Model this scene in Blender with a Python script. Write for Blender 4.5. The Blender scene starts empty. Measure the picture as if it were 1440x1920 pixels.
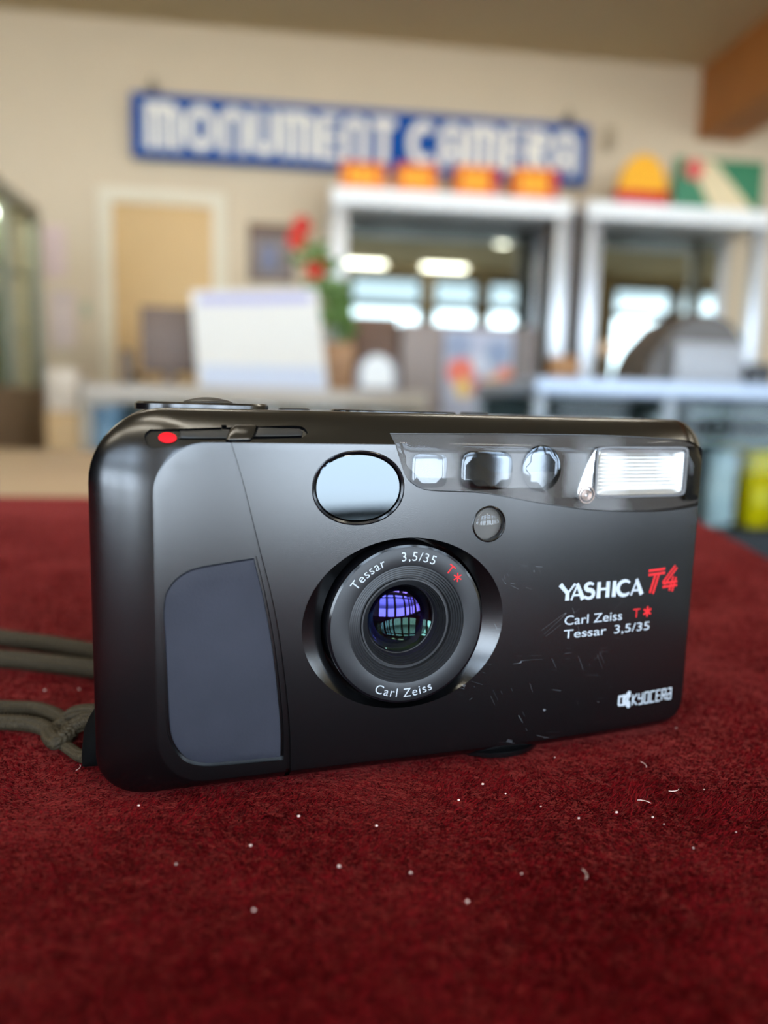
import bpy, bmesh, math, random
from mathutils import Vector, Matrix, noise
from mathutils.geometry import delaunay_2d_cdt
random.seed(7)
SC = bpy.context.scene
COL = SC.collection
R = math.radians

# ------------------------------------------------------------------ viewpoint
FPX = 1400.0
PITCH, ROLL, YAW = R(8.0), R(1.5), R(7.0)
TABLE = 0.800
EYE = Vector((0, 0, 0.8676))
UPZ = Vector((0, 0, 1))
F0 = Vector((math.sin(YAW), math.cos(YAW), 0)); R0 = Vector((math.cos(YAW), -math.sin(YAW), 0))
FW = F0 * math.cos(PITCH) - UPZ * math.sin(PITCH)
U0 = UPZ * math.cos(PITCH) + F0 * math.sin(PITCH)
RT = R0 * math.cos(ROLL) + U0 * math.sin(ROLL)
UP = U0 * math.cos(ROLL) - R0 * math.sin(ROLL)
cam = bpy.data.cameras.new('photo_camera')
co = bpy.data.objects.new('photo_camera', cam); COL.objects.link(co)
mw = Matrix((RT, UP, -FW)).transposed().to_4x4(); mw.translation = EYE
co.matrix_world = mw
cam.sensor_fit = 'VERTICAL'; cam.sensor_height = 36.0; cam.sensor_width = 27.0
cam.lens = FPX / 1920 * 36.0
cam.clip_start = 0.005; cam.clip_end = 200
cam.dof.use_dof = True; cam.dof.focus_distance = 0.1325; cam.dof.aperture_fstop = cam.lens / 3.4
SC.camera = co

# ------------------------------------------------------------------ world, exposure
SC.view_settings.view_transform = 'Standard'; SC.view_settings.look = 'None'
SC.view_settings.gamma = 1.0; SC.view_settings.use_curve_mapping = False
SC.view_settings.exposure = 0.25
SKY = 13.0
W = bpy.data.worlds.new('daylight'); SC.world = W; W.use_nodes = True
nt = W.node_tree; bg = nt.nodes['Background']
tc = nt.nodes.new('ShaderNodeTexCoord'); sp = nt.nodes.new('ShaderNodeSeparateXYZ'); rp = nt.nodes.new('ShaderNodeValToRGB')
nt.links.new(tc.outputs['Generated'], sp.inputs[0])
mr = nt.nodes.new('ShaderNodeMapRange'); mr.inputs[1].default_value = -0.25; mr.inputs[2].default_value = 0.6
nt.links.new(sp.outputs['Z'], mr.inputs[0]); nt.links.new(mr.outputs[0], rp.inputs[0])
e = rp.color_ramp.elements
e[0].position = 0.0; e[0].color = (0.16, 0.17, 0.17, 1)
e[1].position = 1.0; e[1].color = (0.62, 0.80, 1.0, 1)
k = e.new(0.16); k.color = (0.66, 0.76, 0.86, 1)      # pale pavement
k = e.new(0.28); k.color = (0.70, 0.84, 1.0, 1)
k = e.new(0.425); k.color = (0.70, 0.84, 1.0, 1)
k = e.new(0.46); k.color = (0.15, 0.19, 0.23, 1)      # dark band added to dim the upper windows in the mirrors
k = e.new(0.54); k.color = (0.15, 0.19, 0.23, 1)
k = e.new(0.66); k.color = (0.45, 0.56, 0.70, 1)
nt.links.new(rp.outputs[0], bg.inputs[0]); bg.inputs[1].default_value = SKY
try:
    SC.cycles.use_denoising = True
    SC.cycles.max_bounces = 8; SC.cycles.diffuse_bounces = 4; SC.cycles.glossy_bounces = 5
    SC.cycles.transmission_bounces = 6; SC.cycles.transparent_max_bounces = 10
    SC.cycles.sample_clamp_indirect = 8.0
    SC.cycles.caustics_reflective = False; SC.cycles.caustics_refractive = False
except Exception:
    pass
LAMP = 17.0          # emission of the fluorescent tubes

# ------------------------------------------------------------------ helpers
def ray(px, py): return FW + RT * ((px - 720) / FPX) - UP * ((py - 960) / FPX)
def at(px, py, Y):
    r = ray(px, py); return EYE + r * ((Y - EYE.y) / r.y)
def on_z(px, py, z):
    r = ray(px, py); return EYE + r * ((z - EYE.z) / r.z)
def lin(r, g, b):
    f = lambda c: (c / 255 / 12.92) if c / 255 <= 0.04045 else ((c / 255 + 0.055) / 1.055) ** 2.4
    return (f(r), f(g), f(b), 1)

def mat(name, col, rough=0.5, metal=0.0, spec=0.5, bump=None, vary=None, emit=None, coat=0, sheen=0, aniso=None):
    """bump = (scale, strength, distance); vary = (scale, amount) brightness variation of the base colour"""
    m = bpy.data.materials.new(name); m.use_nodes = True
    n = m.node_tree.nodes; l = m.node_tree.links; p = n['Principled BSDF']
    p.inputs['Base Color'].default_value = col
    p.inputs['Roughness'].default_value = rough; p.inputs['Metallic'].default_value = metal
    p.inputs['Specular IOR Level'].default_value = spec
    if coat: p.inputs['Coat Weight'].default_value = coat; p.inputs['Coat Roughness'].default_value = 0.05
    if sheen: p.inputs['Sheen Weight'].default_value = sheen
    if emit:
        p.inputs['Emission Color'].default_value = emit[0]; p.inputs['Emission Strength'].default_value = emit[1]
    t = n.new('ShaderNodeTexCoord')
    if vary:
        a = n.new('ShaderNodeTexNoise'); a.inputs['Scale'].default_value = vary[0]; a.inputs['Detail'].default_value = 4
        l.new(t.outputs['Object'], a.inputs['Vector'])
        r = n.new('ShaderNodeMapRange'); r.inputs[1].default_value = 0.3; r.inputs[2].default_value = 0.7
        r.inputs[3].default_value = 1 - vary[1]; r.inputs[4].default_value = 1 + vary[1]
        l.new(a.outputs[0], r.inputs[0])
        v = n.new('ShaderNodeVectorMath'); v.operation = 'SCALE'; v.inputs[0].default_value = col[:3]
        l.new(r.outputs[0], v.inputs['Scale']); l.new(v.outputs[0], p.inputs['Base Color'])
    if bump:
        a = n.new('ShaderNodeTexNoise'); a.inputs['Scale'].default_value = bump[0]; a.inputs['Detail'].default_value = 3
        l.new(t.outputs['Object'], a.inputs['Vector'])
        b = n.new('ShaderNodeBump'); b.inputs['Strength'].default_value = bump[1]; b.inputs['Distance'].default_value = bump[2]
        l.new(a.outputs[0], b.inputs['Height']); l.new(b.outputs[0], p.inputs['Normal'])
    return m

def glass_mat(name, tint=(1, 1, 1, 1), refl=1.0, rough=0.0, ior=1.5):
    m = bpy.data.materials.new(name); m.use_nodes = True
    n = m.node_tree.nodes; l = m.node_tree.links; n.clear()
    o = n.new('ShaderNodeOutputMaterial'); tr = n.new('ShaderNodeBsdfTransparent'); g = n.new('ShaderNodeBsdfGlossy')
    mx = n.new('ShaderNodeMixShader'); lw = n.new('ShaderNodeLayerWeight'); lw.inputs[0].default_value = .5
    pw = n.new('ShaderNodeMath'); pw.operation = 'POWER'; pw.inputs[1].default_value = 5; l.new(lw.outputs['Facing'], pw.inputs[0])
    f = n.new('ShaderNodeMath'); f.operation = 'MULTIPLY_ADD'; f0 = ((ior - 1) / (ior + 1)) ** 2; f.inputs[1].default_value = 1 - f0; f.inputs[2].default_value = f0; l.new(pw.outputs[0], f.inputs[0])
    tr.inputs[0].default_value = tint; g.inputs[0].default_value = (refl, refl, refl, 1); g.inputs['Roughness'].default_value = rough
    l.new(f.outputs[0], mx.inputs[0]); l.new(tr.outputs[0], mx.inputs[1]); l.new(g.outputs[0], mx.inputs[2]); l.new(mx.outputs[0], o.inputs[0])
    return m

class MB:
    def __init__(s): s.v = []; s.f = []
    def add(s, vs, fs):
        o = len(s.v); s.v += [tuple(v) for v in vs]; s.f += [tuple(i + o for i in f) for f in fs]; return s
    def box(s, x0, x1, y0, y1, z0, z1, b=0.0):
        if b <= 0:
            vs = [(x, y, z) for z in (z0, z1) for y in (y0, y1) for x in (x0, x1)]
            return s.add(vs, [(0, 2, 3, 1), (4, 5, 7, 6), (0, 1, 5, 4), (2, 6, 7, 3), (0, 4, 6, 2), (1, 3, 7, 5)])
        bm = bmesh.new(); bmesh.ops.create_cube(bm, size=1)
        for v in bm.verts: v.co = Vector(((x0 + x1) / 2 + v.co.x * (x1 - x0), (y0 + y1) / 2 + v.co.y * (y1 - y0), (z0 + z1) / 2 + v.co.z * (z1 - z0)))
        bmesh.ops.bevel(bm, geom=bm.edges[:], offset=b, segments=2, affect='EDGES', profile=0.5)
        bm.verts.index_update(); s.add([v.co for v in bm.verts], [[v.index for v in f.verts] for f in bm.faces]); bm.free(); return s
    def tube(s, pts, r, n=12, cap=True, rf=None):
        pts = [Vector(p) for p in pts]; rings = []; up = Vector((0, 0, 1)); prev = None
        for i, p in enumerate(pts):
            t = (pts[min(i + 1, len(pts) - 1)] - pts[max(i - 1, 0)]).normalized()
            if prev is None:
                a = t.cross(up)
                if a.length < 1e-3: a = t.cross(Vector((1, 0, 0)))
            else: a = prev - t * prev.dot(t)
            a.normalize(); prev = a; b = t.cross(a)
            rr = r[i] if isinstance(r, (list, tuple)) else r
            rings.append([p + (a * math.cos(q) + b * math.sin(q)) * (rr * (rf(i, j / n) if rf else 1)) for j in range(n) for q in [2 * math.pi * j / n]])
        return s.loft(rings, cap)
    def loft(s, rings, cap=True, close=True):
        n = len(rings[0]); vs = [v for r in rings for v in r]; fs = []
        for i in range(len(rings) - 1):
            for j in range(n if close else n - 1):
                k = (j + 1) % n
                fs.append((i * n + j, i * n + k, (i + 1) * n + k, (i + 1) * n + j))
        if cap: fs.append(tuple(range(n))[::-1]); fs.append(tuple((len(rings) - 1) * n + j for j in range(n)))
        return s.add(vs, fs)
    def cyl(s, p0, p1, r0, r1=None, n=24): return s.tube([p0, p1], [r0, r0 if r1 is None else r1], n)
    def prism(s, poly, h0, h1, fn):
        """poly of (u, v); fn(u, v, h) -> point"""
        return s.loft([[fn(u, v, h0) for u, v in poly], [fn(u, v, h1) for u, v in poly]])
    def lathe(s, prof, n, fn, cap=False):
        return s.loft([[fn(r * math.cos(2 * math.pi * j / n), r * math.sin(2 * math.pi * j / n), h) for j in range(n)] for r, h in prof], cap)
    def ball(s, c, rx, ry, rz, nu=16, nv=10, fn=None):
        rings = []
        for i in range(nv + 1):
            a = math.pi * i / nv; rad = max(math.sin(a), 1e-4)
            rings.append([Vector((c[0] + rx * rad * math.cos(2 * math.pi * j / nu), c[1] + ry * rad * math.sin(2 * math.pi * j / nu), c[2] + rz * math.cos(a))) for j in range(nu)])
        return s.loft(rings)
    def mesh(s, name, sharp=35):
        me = bpy.data.meshes.new(name); me.from_pydata(s.v, [], s.f); me.validate()
        bm = bmesh.new(); bm.from_mesh(me); bmesh.ops.recalc_face_normals(bm, faces=bm.faces); bm.to_mesh(me); bm.free()
        finish(me, sharp); return me

def finish(me, sharp=35):
    me.polygons.foreach_set('use_smooth', [sharp > 0] * len(me.polygons))
    if sharp > 0: me.set_sharp_from_angle(angle=R(sharp))
    me.update()

def obj(name, mb, m, parent=None, sharp=35):
    me = mb.mesh(name, sharp) if isinstance(mb, MB) else mb
    me.materials.clear(); me.materials.append(m)
    o = bpy.data.objects.new(name, me); COL.objects.link(o)
    if parent is not None: o.parent = parent
    return o
def tag(o, label, cat, group=None, kind=None):
    o['label'] = label; o['category'] = cat
    if group: o['group'] = group
    if kind: o['kind'] = kind
    return o
def thing(name, label, cat, loc=(0, 0, 0), rz=0, group=None):
    o = bpy.data.objects.new(name, None); COL.objects.link(o); o.empty_display_size = 0.02
    o.location = loc; o.rotation_euler = (0, 0, rz); return tag(o, label, cat, group)
def struct(name, mb, m, sharp=0):
    o = obj(name, mb, m, None, sharp); o['kind'] = 'structure'; return o

# ------------------------------------------------------------------ materials of the room
M = {}
M['wall'] = mat('cream_plaster', lin(212, 191, 160), 0.85, vary=(1.5, 0.03))
M['cream'] = mat('yellow_cream_plaster', lin(238, 215, 165), 0.85, vary=(1.5, 0.03))
M['ceiling'] = mat('tan_ceiling_paint', lin(206, 186, 148), 0.9, vary=(1.0, 0.04))
M['floor'] = mat('dark_carpet_tile', lin(84, 78, 72), 0.9, vary=(4, 0.1))
M['beam'] = mat('brown_wood_beam', lin(172, 108, 48), 0.6, vary=(3, 0.12))
M['door'] = mat('tan_door_paint', lin(214, 176, 122), 0.6, vary=(2, 0.03))
M['white'] = mat('white_paint', lin(246, 244, 238), 0.5, vary=(3, 0.02))
M['frame'] = mat('window_frame_paint', lin(60, 58, 56), 0.5, vary=(3, 0.04))

# ------------------------------------------------------------------ room shell
WALLY = 4.60
CZ = at(640, 70, WALLY).z
XR = at(1312, 180, WALLY).x
WINY = -2.6
mb = MB(); mb.box(-4.9, 7.2, WALLY, WALLY + 0.15, 0, CZ + 0.1); struct('wall_back', mb, M['wall'])
mb = MB(); mb.box(-4.9, 7.2, WINY - 0.15, WALLY + 0.15, CZ, CZ + 0.12); struct('ceiling', mb, M['ceiling'])
mb = MB(); mb.box(-4.9, 7.2, WINY - 0.15, WALLY + 0.15, -0.12, 0); struct('floor', mb, M['floor'])
mb = MB(); mb.box(-5.05, -4.9, WINY - 0.15, WALLY + 0.15, -0.1, CZ + 0.1); struct('wall_left', mb, mat('dark_reflection_wall', lin(34, 28, 25), .8, spec=.05, vary=(3, .1)))  # unseen wall made dark so the camera's left end reflects black
mb = MB(); mb.box(7.2, 7.35, WINY - 0.15, WALLY + 0.15, -0.1, CZ + 0.1); struct('wall_right', mb, M['cream'])
bz = at(1312, 262, WALLY).z
mb = MB(); mb.box(XR, XR + 0.28, 0.6, WALLY, bz, CZ); struct('beam_right', mb, M['beam'])
# window wall behind the viewpoint: piers between tall openings, a transom bar across each
WIN = [(-4.65, -3.6), (-3.5, -2.72), (-2.62, -1.85), (-.95, -.15), (-.05, .68), (0.80, 1.92), (2.05, 2.78), (2.90, 3.45), (3.55, 4.2), (4.9, 5.9), (6.0, 6.9)]
WZ0, WZ1, WTR = 0.34, 2.82, 2.40
mb = MB()
xs = [-4.9] + [x for w in WIN for x in w] + [7.2]
for i in range(0, len(xs), 2): mb.box(xs[i], xs[i + 1], WINY - 0.15, WINY, 0, CZ)
for a, b in WIN:
    mb.box(a, b, WINY - 0.15, WINY, 0, WZ0); mb.box(a, b, WINY - 0.15, WINY, WZ1, CZ)
struct('wall_front', mb, M['wall'])
for i, (a, b) in enumerate(WIN):
    mb = MB(); t = 0.06
    for x0, x1, z0, z1 in ((a, a + t, WZ0, WZ1), (b - t, b, WZ0, WZ1), (a, b, WZ0, WZ0 + t), (a, b, WZ1 - t, WZ1), (a, b, WTR - .06, WTR + .06)):
        mb.box(x0, x1, WINY - 0.11, WINY - 0.04, z0, z1)
    o = struct('window_%d' % (i + 1), mb, M['frame'])
    s = MB(); s.box(a - 0.04, b + 0.04, WINY - 0.04, WINY + 0.12, WZ0 - 0.04, WZ0); obj('window_sill', s, M['white'], o, 0)
    L = bpy.data.lights.new('sky_portal', 'AREA'); L.shape = 'RECTANGLE'; L.size = b - a; L.size_y = WZ1 - WZ0
    lo = bpy.data.objects.new('sky_portal', L); COL.objects.link(lo); lo.location = ((a + b) / 2, WINY - 0.16, (WZ0 + WZ1) / 2)
    lo.rotation_euler = (R(90), 0, R(0)); L.cycles.is_portal = True
    lo.rotation_euler = (R(-90), 0, R(180)) if False else (R(90), 0, R(180))

mb = MB(); xe = [-4.9] + [7.2]; mb.box(-4.9, 7.2, WINY, WINY + .02, .02, WZ0 - .05); struct('trim_2', mb, mat('dark_reflection_panel', lin(52, 42, 36), .6, vary=(3, .1)))  # unseen panel added below the sills to darken the camera's lower reflection

# door in the back wall
p0 = at(212, 380, WALLY); p1 = at(400, 380, WALLY)
mb = MB(); mb.box(p0.x, p1.x, WALLY - 0.03, WALLY - 0.005, 0.01, p0.z, 0.004)
d = struct('door_1', mb, M['door'], 30)
mb = MB(); t = 0.075
mb.box(p0.x - t, p0.x, WALLY - 0.05, WALLY, 0, p0.z + t); mb.box(p1.x, p1.x + t, WALLY - 0.05, WALLY, 0, p0.z + t); mb.box(p0.x, p1.x, WALLY - 0.05, WALLY, p0.z, p0.z + t)
struct('trim_1', mb, mat('pale_door_frame', lin(226, 212, 184), .6, vary=(2, .02)))
hp = at(238, 690, WALLY)
mb = MB(); mb.cyl((p0.x + .07, WALLY - .09, 1.0), (p0.x + .07, WALLY - .03, 1.0), .025); mb.box(p0.x + .05, p0.x + .17, WALLY - .1, WALLY - .08, .985, 1.015, .004)
obj('door_handle', mb, mat('dull_bronze', lin(90, 70, 50), .4, .6), d)

# ceiling fluorescents (two rows running away from the windows)
tube_m = mat('lit_tube', (1, 1, 1, 1), emit=((1.0, 0.94, 0.80, 1), LAMP))
alu = mat('brushed_aluminium', lin(190, 192, 194), 0.35, 0.7, vary=(20, 0.04))
LAMPS = [(-2.6, -1.0), (-1.2, -1.0), (.95, -2.1), (2.12, -2.1), (-2.6, 1.8), (-0.6, 1.8), (2.57, -.1), (1.2, 1.8), (4.6, 1.5), (-.35, -.25)]  # last one added to brighten the camera's top bevel
for i, (x, y) in enumerate(LAMPS):
    lbl = 'fluorescent ceiling light over the shop, %s row, %s' % ('window' if y < 0 else 'inner', ['at the left wall', 'left of centre', 'near centre', 'second from the right', 'at the left wall', 'left of centre', 'angled', 'left of the wooden beam', 'beyond the wooden beam', 'added fill above the velvet table'][i])
    t = thing('ceiling_light', lbl, 'ceiling light', (x, y, CZ), R(70 if i == 6 else 0), 'fluorescent ceiling lights')
    hl = .34 if i in (2, 3, 6) else .62
    mb = MB(); mb.box(-hl, hl, -.09, .09, -.06, 0, .008); obj('light_housing', mb, M['white'], t)
    for sx in (-.045, .045):
        mb = MB(); mb.cyl((-hl + .03, sx, -.085), (hl - .03, sx, -.085), .018, n=12); obj('tube', mb, tube_m, t)

# ------------------------------------------------------------------ table with velvet cloth
cb = on_z(0, 929, TABLE); ce = on_z(1330, 986, TABLE); cf = on_z(1440, 1045, TABLE)
edge = (cf - ce).normalized()
xr = lambda y: ce.x + edge.x / edge.y * (y - ce.y)
YB = cb.y
mb = MB()
mb.prism([(-.765, -.065), (xr(-.06) + .008, -.065), (xr(YB) + .008, YB + .006), (-.765, YB + .006)], TABLE - .03, TABLE - .0045, lambda u, v, h: (u, v, h))
tb = thing('table', 'table under the dark red velvet cloth', 'table', (0, 0, 0))
wood = mat('grey_table_laminate', lin(128, 128, 122), .5, vary=(8, .06))
obj('tabletop', mb, wood, tb, 0)
for x, y in ((-.68, .0), (.1, .0), (-.68, YB - .08), (.1, YB - .08)):
    mb = MB(); mb.box(x - .025, x + .025, y - .025, y + .025, 0, TABLE - .03, .003); obj('leg', mb, wood, tb)

def velvet():
    m = bpy.data.materials.new('red_velvet'); m.use_nodes = True
    n = m.node_tree.nodes; l = m.node_tree.links; p = n['Principled BSDF']
    t = n.new('ShaderNodeTexCoord')
    def nz(s, d=3, rough=.6):
        a = n.new('ShaderNodeTexNoise'); a.inputs['Scale'].default_value = s; a.inputs['Detail'].default_value = d; a.inputs['Roughness'].default_value = rough
        l.new(t.outputs['Object'], a.inputs['Vector']); return a
    fine = nz(1700, 4, .75); mid = nz(240, 3); big = nz(28, 3)
    rp = n.new('ShaderNodeValToRGB'); e = rp.color_ramp.elements
    e[0].position = .28; e[0].color = (.016, .0002, .0008, 1); e[1].position = .74; e[1].color = (.150, .0055, .0085, 1)
    k = e.new(.5); k.color = (.058, .0011, .0028, 1)
    mx = n.new('ShaderNodeMath'); mx.operation = 'MULTIPLY_ADD'; mx.inputs[1].default_value = .55
    m2 = n.new('ShaderNodeMath'); m2.operation = 'MULTIPLY'; m2.inputs[1].default_value = .25; l.new(mid.outputs[0], m2.inputs[0])
    m3 = n.new('ShaderNodeMath'); m3.operation = 'MULTIPLY_ADD'; m3.inputs[1].default_value = .20; l.new(big.outputs[0], m3.inputs[0]); l.new(m2.outputs[0], m3.inputs[2])
    fc = n.new('ShaderNodeMapRange'); fc.inputs[1].default_value = .34; fc.inputs[2].default_value = .66; l.new(fine.outputs[0], fc.inputs[0]); l.new(fc.outputs[0], mx.inputs[0])
    l.new(m3.outputs[0], mx.inputs[2]); l.new(mx.outputs[0], rp.inputs[0]); l.new(rp.outputs[0], p.inputs['Base Color'])
    p.inputs['Roughness'].default_value = .9; p.inputs['Specular IOR Level'].default_value = .04
    p.inputs['Sheen Weight'].default_value = .6; p.inputs['Sheen Roughness'].default_value = .25; p.inputs['Sheen Tint'].default_value = (1.0, .16, .13, 1)
    b = n.new('ShaderNodeBump'); b.inputs['Strength'].default_value = .9; b.inputs['Distance'].default_value = .0005
    l.new(fine.outputs[0], b.inputs['Height'])
    b2 = n.new('ShaderNodeBump'); b2.inputs['Strength'].default_value = .6; b2.inputs['Distance'].default_value = .002
    l.new(mid.outputs[0], b2.inputs['Height']); l.new(b.outputs[0], b2.inputs['Normal']); l.new(b2.outputs[0], p.inputs['Normal'])
    return m
def hcloth(x, y): return .0004 * (noise.noise(Vector((x * 40, y * 40, 0)))) - .0006
mb = MB(); NX, NY = 150, 170; vs = []; fs = []
for j in range(NY + 1):
    y = -.06 + (YB + .06) * j / NY
    for i in range(NX + 1):
        x = -.76 + (xr(y) + .76) * i / NX
        vs.append((x, y, TABLE + hcloth(x, y)))
for j in range(NY):
    for i in range(NX):
        a = j * (NX + 1) + i; fs.append((a, a + 1, a + NX + 2, a + NX + 1))
mb.add(vs, fs)
# hanging hem along the far and right edges
hem = [(xr(-.06 + (YB + .06) * j / NY), -.06 + (YB + .06) * j / NY) for j in range(NY + 1)] + [(xr(YB) + (-.76 - xr(YB)) * i / 60, YB) for i in range(1, 61)]
rows = []
for q, (out, dz) in enumerate(((0, -.0006), (.0008, -.0010), (.0011, -.0022), (.0011, -.0042))):
    rows.append([(x + (out if k <= NY else 0), y + (out if k >= NY else 0), TABLE + dz) for k, (x, y) in enumerate(hem)])
mb.loft(rows, cap=False, close=False)
CLOTH = tag(obj('velvet_cloth', mb, velvet(), None, 60), 'dark red velvet cloth spread over the table under the compact camera', 'tablecloth')

# short standing pile of the velvet where it is near enough to see
def velvet_pile():
    import numpy as np
    rng = np.random.default_rng(3); N = 300000
    y = .045 + .40 * rng.random(N * 2) ** 2.0; x = (rng.random(N * 2) - .5) * 1.0
    hw = .02 + (y + .02) * .62; x = x * 2 * hw + y * .10
    k = (y < YB - .01); x, y = x[k][:N], y[k][:N]; n = len(x)
    xm = ce.x + edge.x / edge.y * (y - ce.y); ok = x < xm - .001; x, y = x[ok], y[ok]; n = len(x)
    # not where the camera body presses the pile flat
    lx = (x - base.x) * bx.x + (y - base.y) * bx.y; ly = -(x - base.x) * bx.y + (y - base.y) * bx.x
    ok = ~((np.abs(lx) < .056) & (ly > .0055) & (ly < .032)); x, y = x[ok], y[ok]; n = len(x)
    a = np.zeros(n); h = np.zeros(n)
    for i in range(n):
        p_ = Vector((x[i] * 90, y[i] * 90, 1.7)); a[i] = noise.noise(p_) * 2.2 + noise.noise(p_ * 4.3) * 1.6; h[i] = noise.noise(p_ * 2.1)
    a += rng.normal(0, .7, n); L_ = .00085 * (1 + .2 * h + rng.normal(0, .15, n)); tl_ = .55 + .3 * rng.random(n)
    z0 = TABLE - .0008
    P = np.zeros((n, 3, 3)); d = np.stack([np.cos(a - 1.2) * tl_, np.sin(a - 1.2) * tl_, np.sqrt(1 - np.minimum(tl_, .9) ** 2)], 1)
    P[:, 0, 0] = x; P[:, 0, 1] = y; P[:, 0, 2] = z0
    P[:, 1] = P[:, 0] + d * (L_ * .55)[:, None] + np.array([0, 0, .0001]); P[:, 2] = P[:, 0] + d * L_[:, None]
    hc = bpy.data.hair_curves.new('velvet_pile'); hc.add_curves([3] * n)
    hc.attributes['position'].data.foreach_set('vector', P.astype(np.float32).ravel())
    ra_ = hc.attributes.get('radius') or hc.attributes.new('radius', 'FLOAT', 'POINT')
    ra_.data.foreach_set('value', np.tile(np.array([.00009, .00008, .00003], np.float32), n))
    m_ = bpy.data.materials.new('velvet_fibre'); m_.use_nodes = True; nn = m_.node_tree.nodes; p_ = nn['Principled BSDF']
    hi = nn.new('ShaderNodeHairInfo'); rp_ = nn.new('ShaderNodeValToRGB'); e_ = rp_.color_ramp.elements
    e_[0].color = (.030, .0002, .0009, 1); e_[1].color = (.22, .0070, .0100, 1)
    m_.node_tree.links.new(hi.outputs['Random'], rp_.inputs[0]); m_.node_tree.links.new(rp_.outputs[0], p_.inputs['Base Color'])
    p_.inputs['Roughness'].default_value = .55; p_.inputs['Specular IOR Level'].default_value = .04
    hc.materials.append(m_)
    o_ = bpy.data.objects.new('velvet_pile', hc); COL.objects.link(o_); o_.parent = CLOTH; o_['kind'] = 'stuff'

# pale specks of lint on the velvet
lm = mat('pale_lint', lin(220, 190, 180), .8)
mb = MB()
for px, py in [(948, 1488), (1040, 1420), (1210, 1434), (1266, 1484), (1208, 1502), (1014, 1512), (1085, 1534), (1320, 1480), (1268, 1365), (1156, 1523), (1224, 1532), (1245, 1545), (470, 1585), (476, 1706), (636, 1624), (770, 1636), (876, 1690), (978, 1638), (150, 1440), (148, 1292), (84, 1294), (260, 1510), (560, 1530), (706, 1548), (860, 1500), (330, 1620), (1100, 1640), (1380, 1560), (1300, 1590), (905, 1470)]:
    p = on_z(px, py, TABLE + .0006); r = random.uniform(.00012, .0003); a = random.uniform(0, 3.14)
    if random.random() < .2:
        mb.tube([p + Vector((math.cos(a + q * .16) * q * .0006, math.sin(a + q * .16) * q * .0006, .0001)) for q in (-2, -1, 0, 1, 2)], .00006, 6)
    else: mb.ball(p, r, r * .7, r * .7, 8, 6)
tag(obj('lint', mb, lm), 'tiny pale specks of lint scattered on the red velvet', 'lint', None, 'stuff')

# ------------------------------------------------------------------ the compact camera (local mm: x right, y away, z up)
PSI = R(17.3)
bx = R0 * math.cos(PSI) + F0 * math.sin(PSI)
base = EYE + FW * .1303 + bx * .0118; base.z = TABLE
CAM = thing('compact_camera', 'black compact film camera standing upright on the red velvet', 'camera', base, math.atan2(bx.y, bx.x))
S = .001
XL, XRT, ZB, ZT, DEP = -60.3, 60.6, 0.0, 66.6, 36.0
IL, IR, IB, IT, RZ = 10.4, 3.6, 3.6, 5.5, 6.0
CO = (12.5, 8.0, 6.5, 7.5); CI = (8.5, 4.5, 4.0, 8.0)     # TL TR BR BL corner radii outer / inner
velvet_pile()
def zf(x): return .0015 * max(0.0, x - 9) ** 2             # the front falls away to the right
def rrect(q, n=12):
    xl, xr_, zb, zt = XL + IL * q, XRT - IR * q, ZB + IB * q, ZT - IT * q
    out = []
    for (cx, cz, a0, r) in ((xl, zt, 90, 0), (xl, zb, 180, 3), (xr_, zb, 270, 2), (xr_, zt, 0, 1)):
        rad = CO[r] + (CI[r] - CO[r]) * q
        sx = 1 if cx == xl else -1; sz = 1 if cz == zb else -1
        for i in range(n + 1):
            a = R(a0 + 90 * i / n); out.append((cx + sx * rad + rad * math.cos(a), cz + sz * rad + rad * math.sin(a)))
    # refine straight runs
    res = []
    for i, p in enumerate(out):
        q2 = out[(i + 1) % len(out)]; res.append(p)
        if i % (n + 1) == n:
            for k in range(1, 12): res.append((p[0] + (q2[0] - p[0]) * k / 12, p[1] + (q2[1] - p[1]) * k / 12))
    return res
def inside(q, x, z):
    xl, xr_, zb, zt = XL + IL * q, XRT - IR * q, ZB + IB * q, ZT - IT * q
    if x < xl or x > xr_ or z < zb or z > zt: return False
    r = 0 if (x < 0 and z > 33) else 1 if z > 33 else 2 if x >= 0 else 3
    rad = CO[r] + (CI[r] - CO[r]) * q
    cx = xl + rad if x < 0 else xr_ - rad; cz = zt - rad if z > 33 else zb + rad
    dx = (cx - x) if x < 0 else (x - cx); dz = (z - cz) if z > 33 else (cz - z)
    return not (dx > 0 and dz > 0 and dx * dx + dz * dz > rad * rad)
def fil(q):                                                # bevel: breaks sharply from the flat front, then rounds to the side
    s_ = 1 - q; a_ = .6 * s_ * s_ / .10 if s_ < .05 else .6 * (s_ - .025)
    return RZ * (a_ + .415 * (1 - math.sqrt(max(0, 1 - s_ * s_))))
def ys(x, z):
    if inside(1, x, z): return zf(x)
    a, b = 0.0, 1.0
    for _ in range(18):
        m_ = (a + b) / 2
        if inside(m_, x, z): a = m_
        else: b = m_
    return zf(x) * (1 - fil(a) / 25) + fil(a)
def P3(x, y, z): return (x * S, y * S, z * S)

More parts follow.
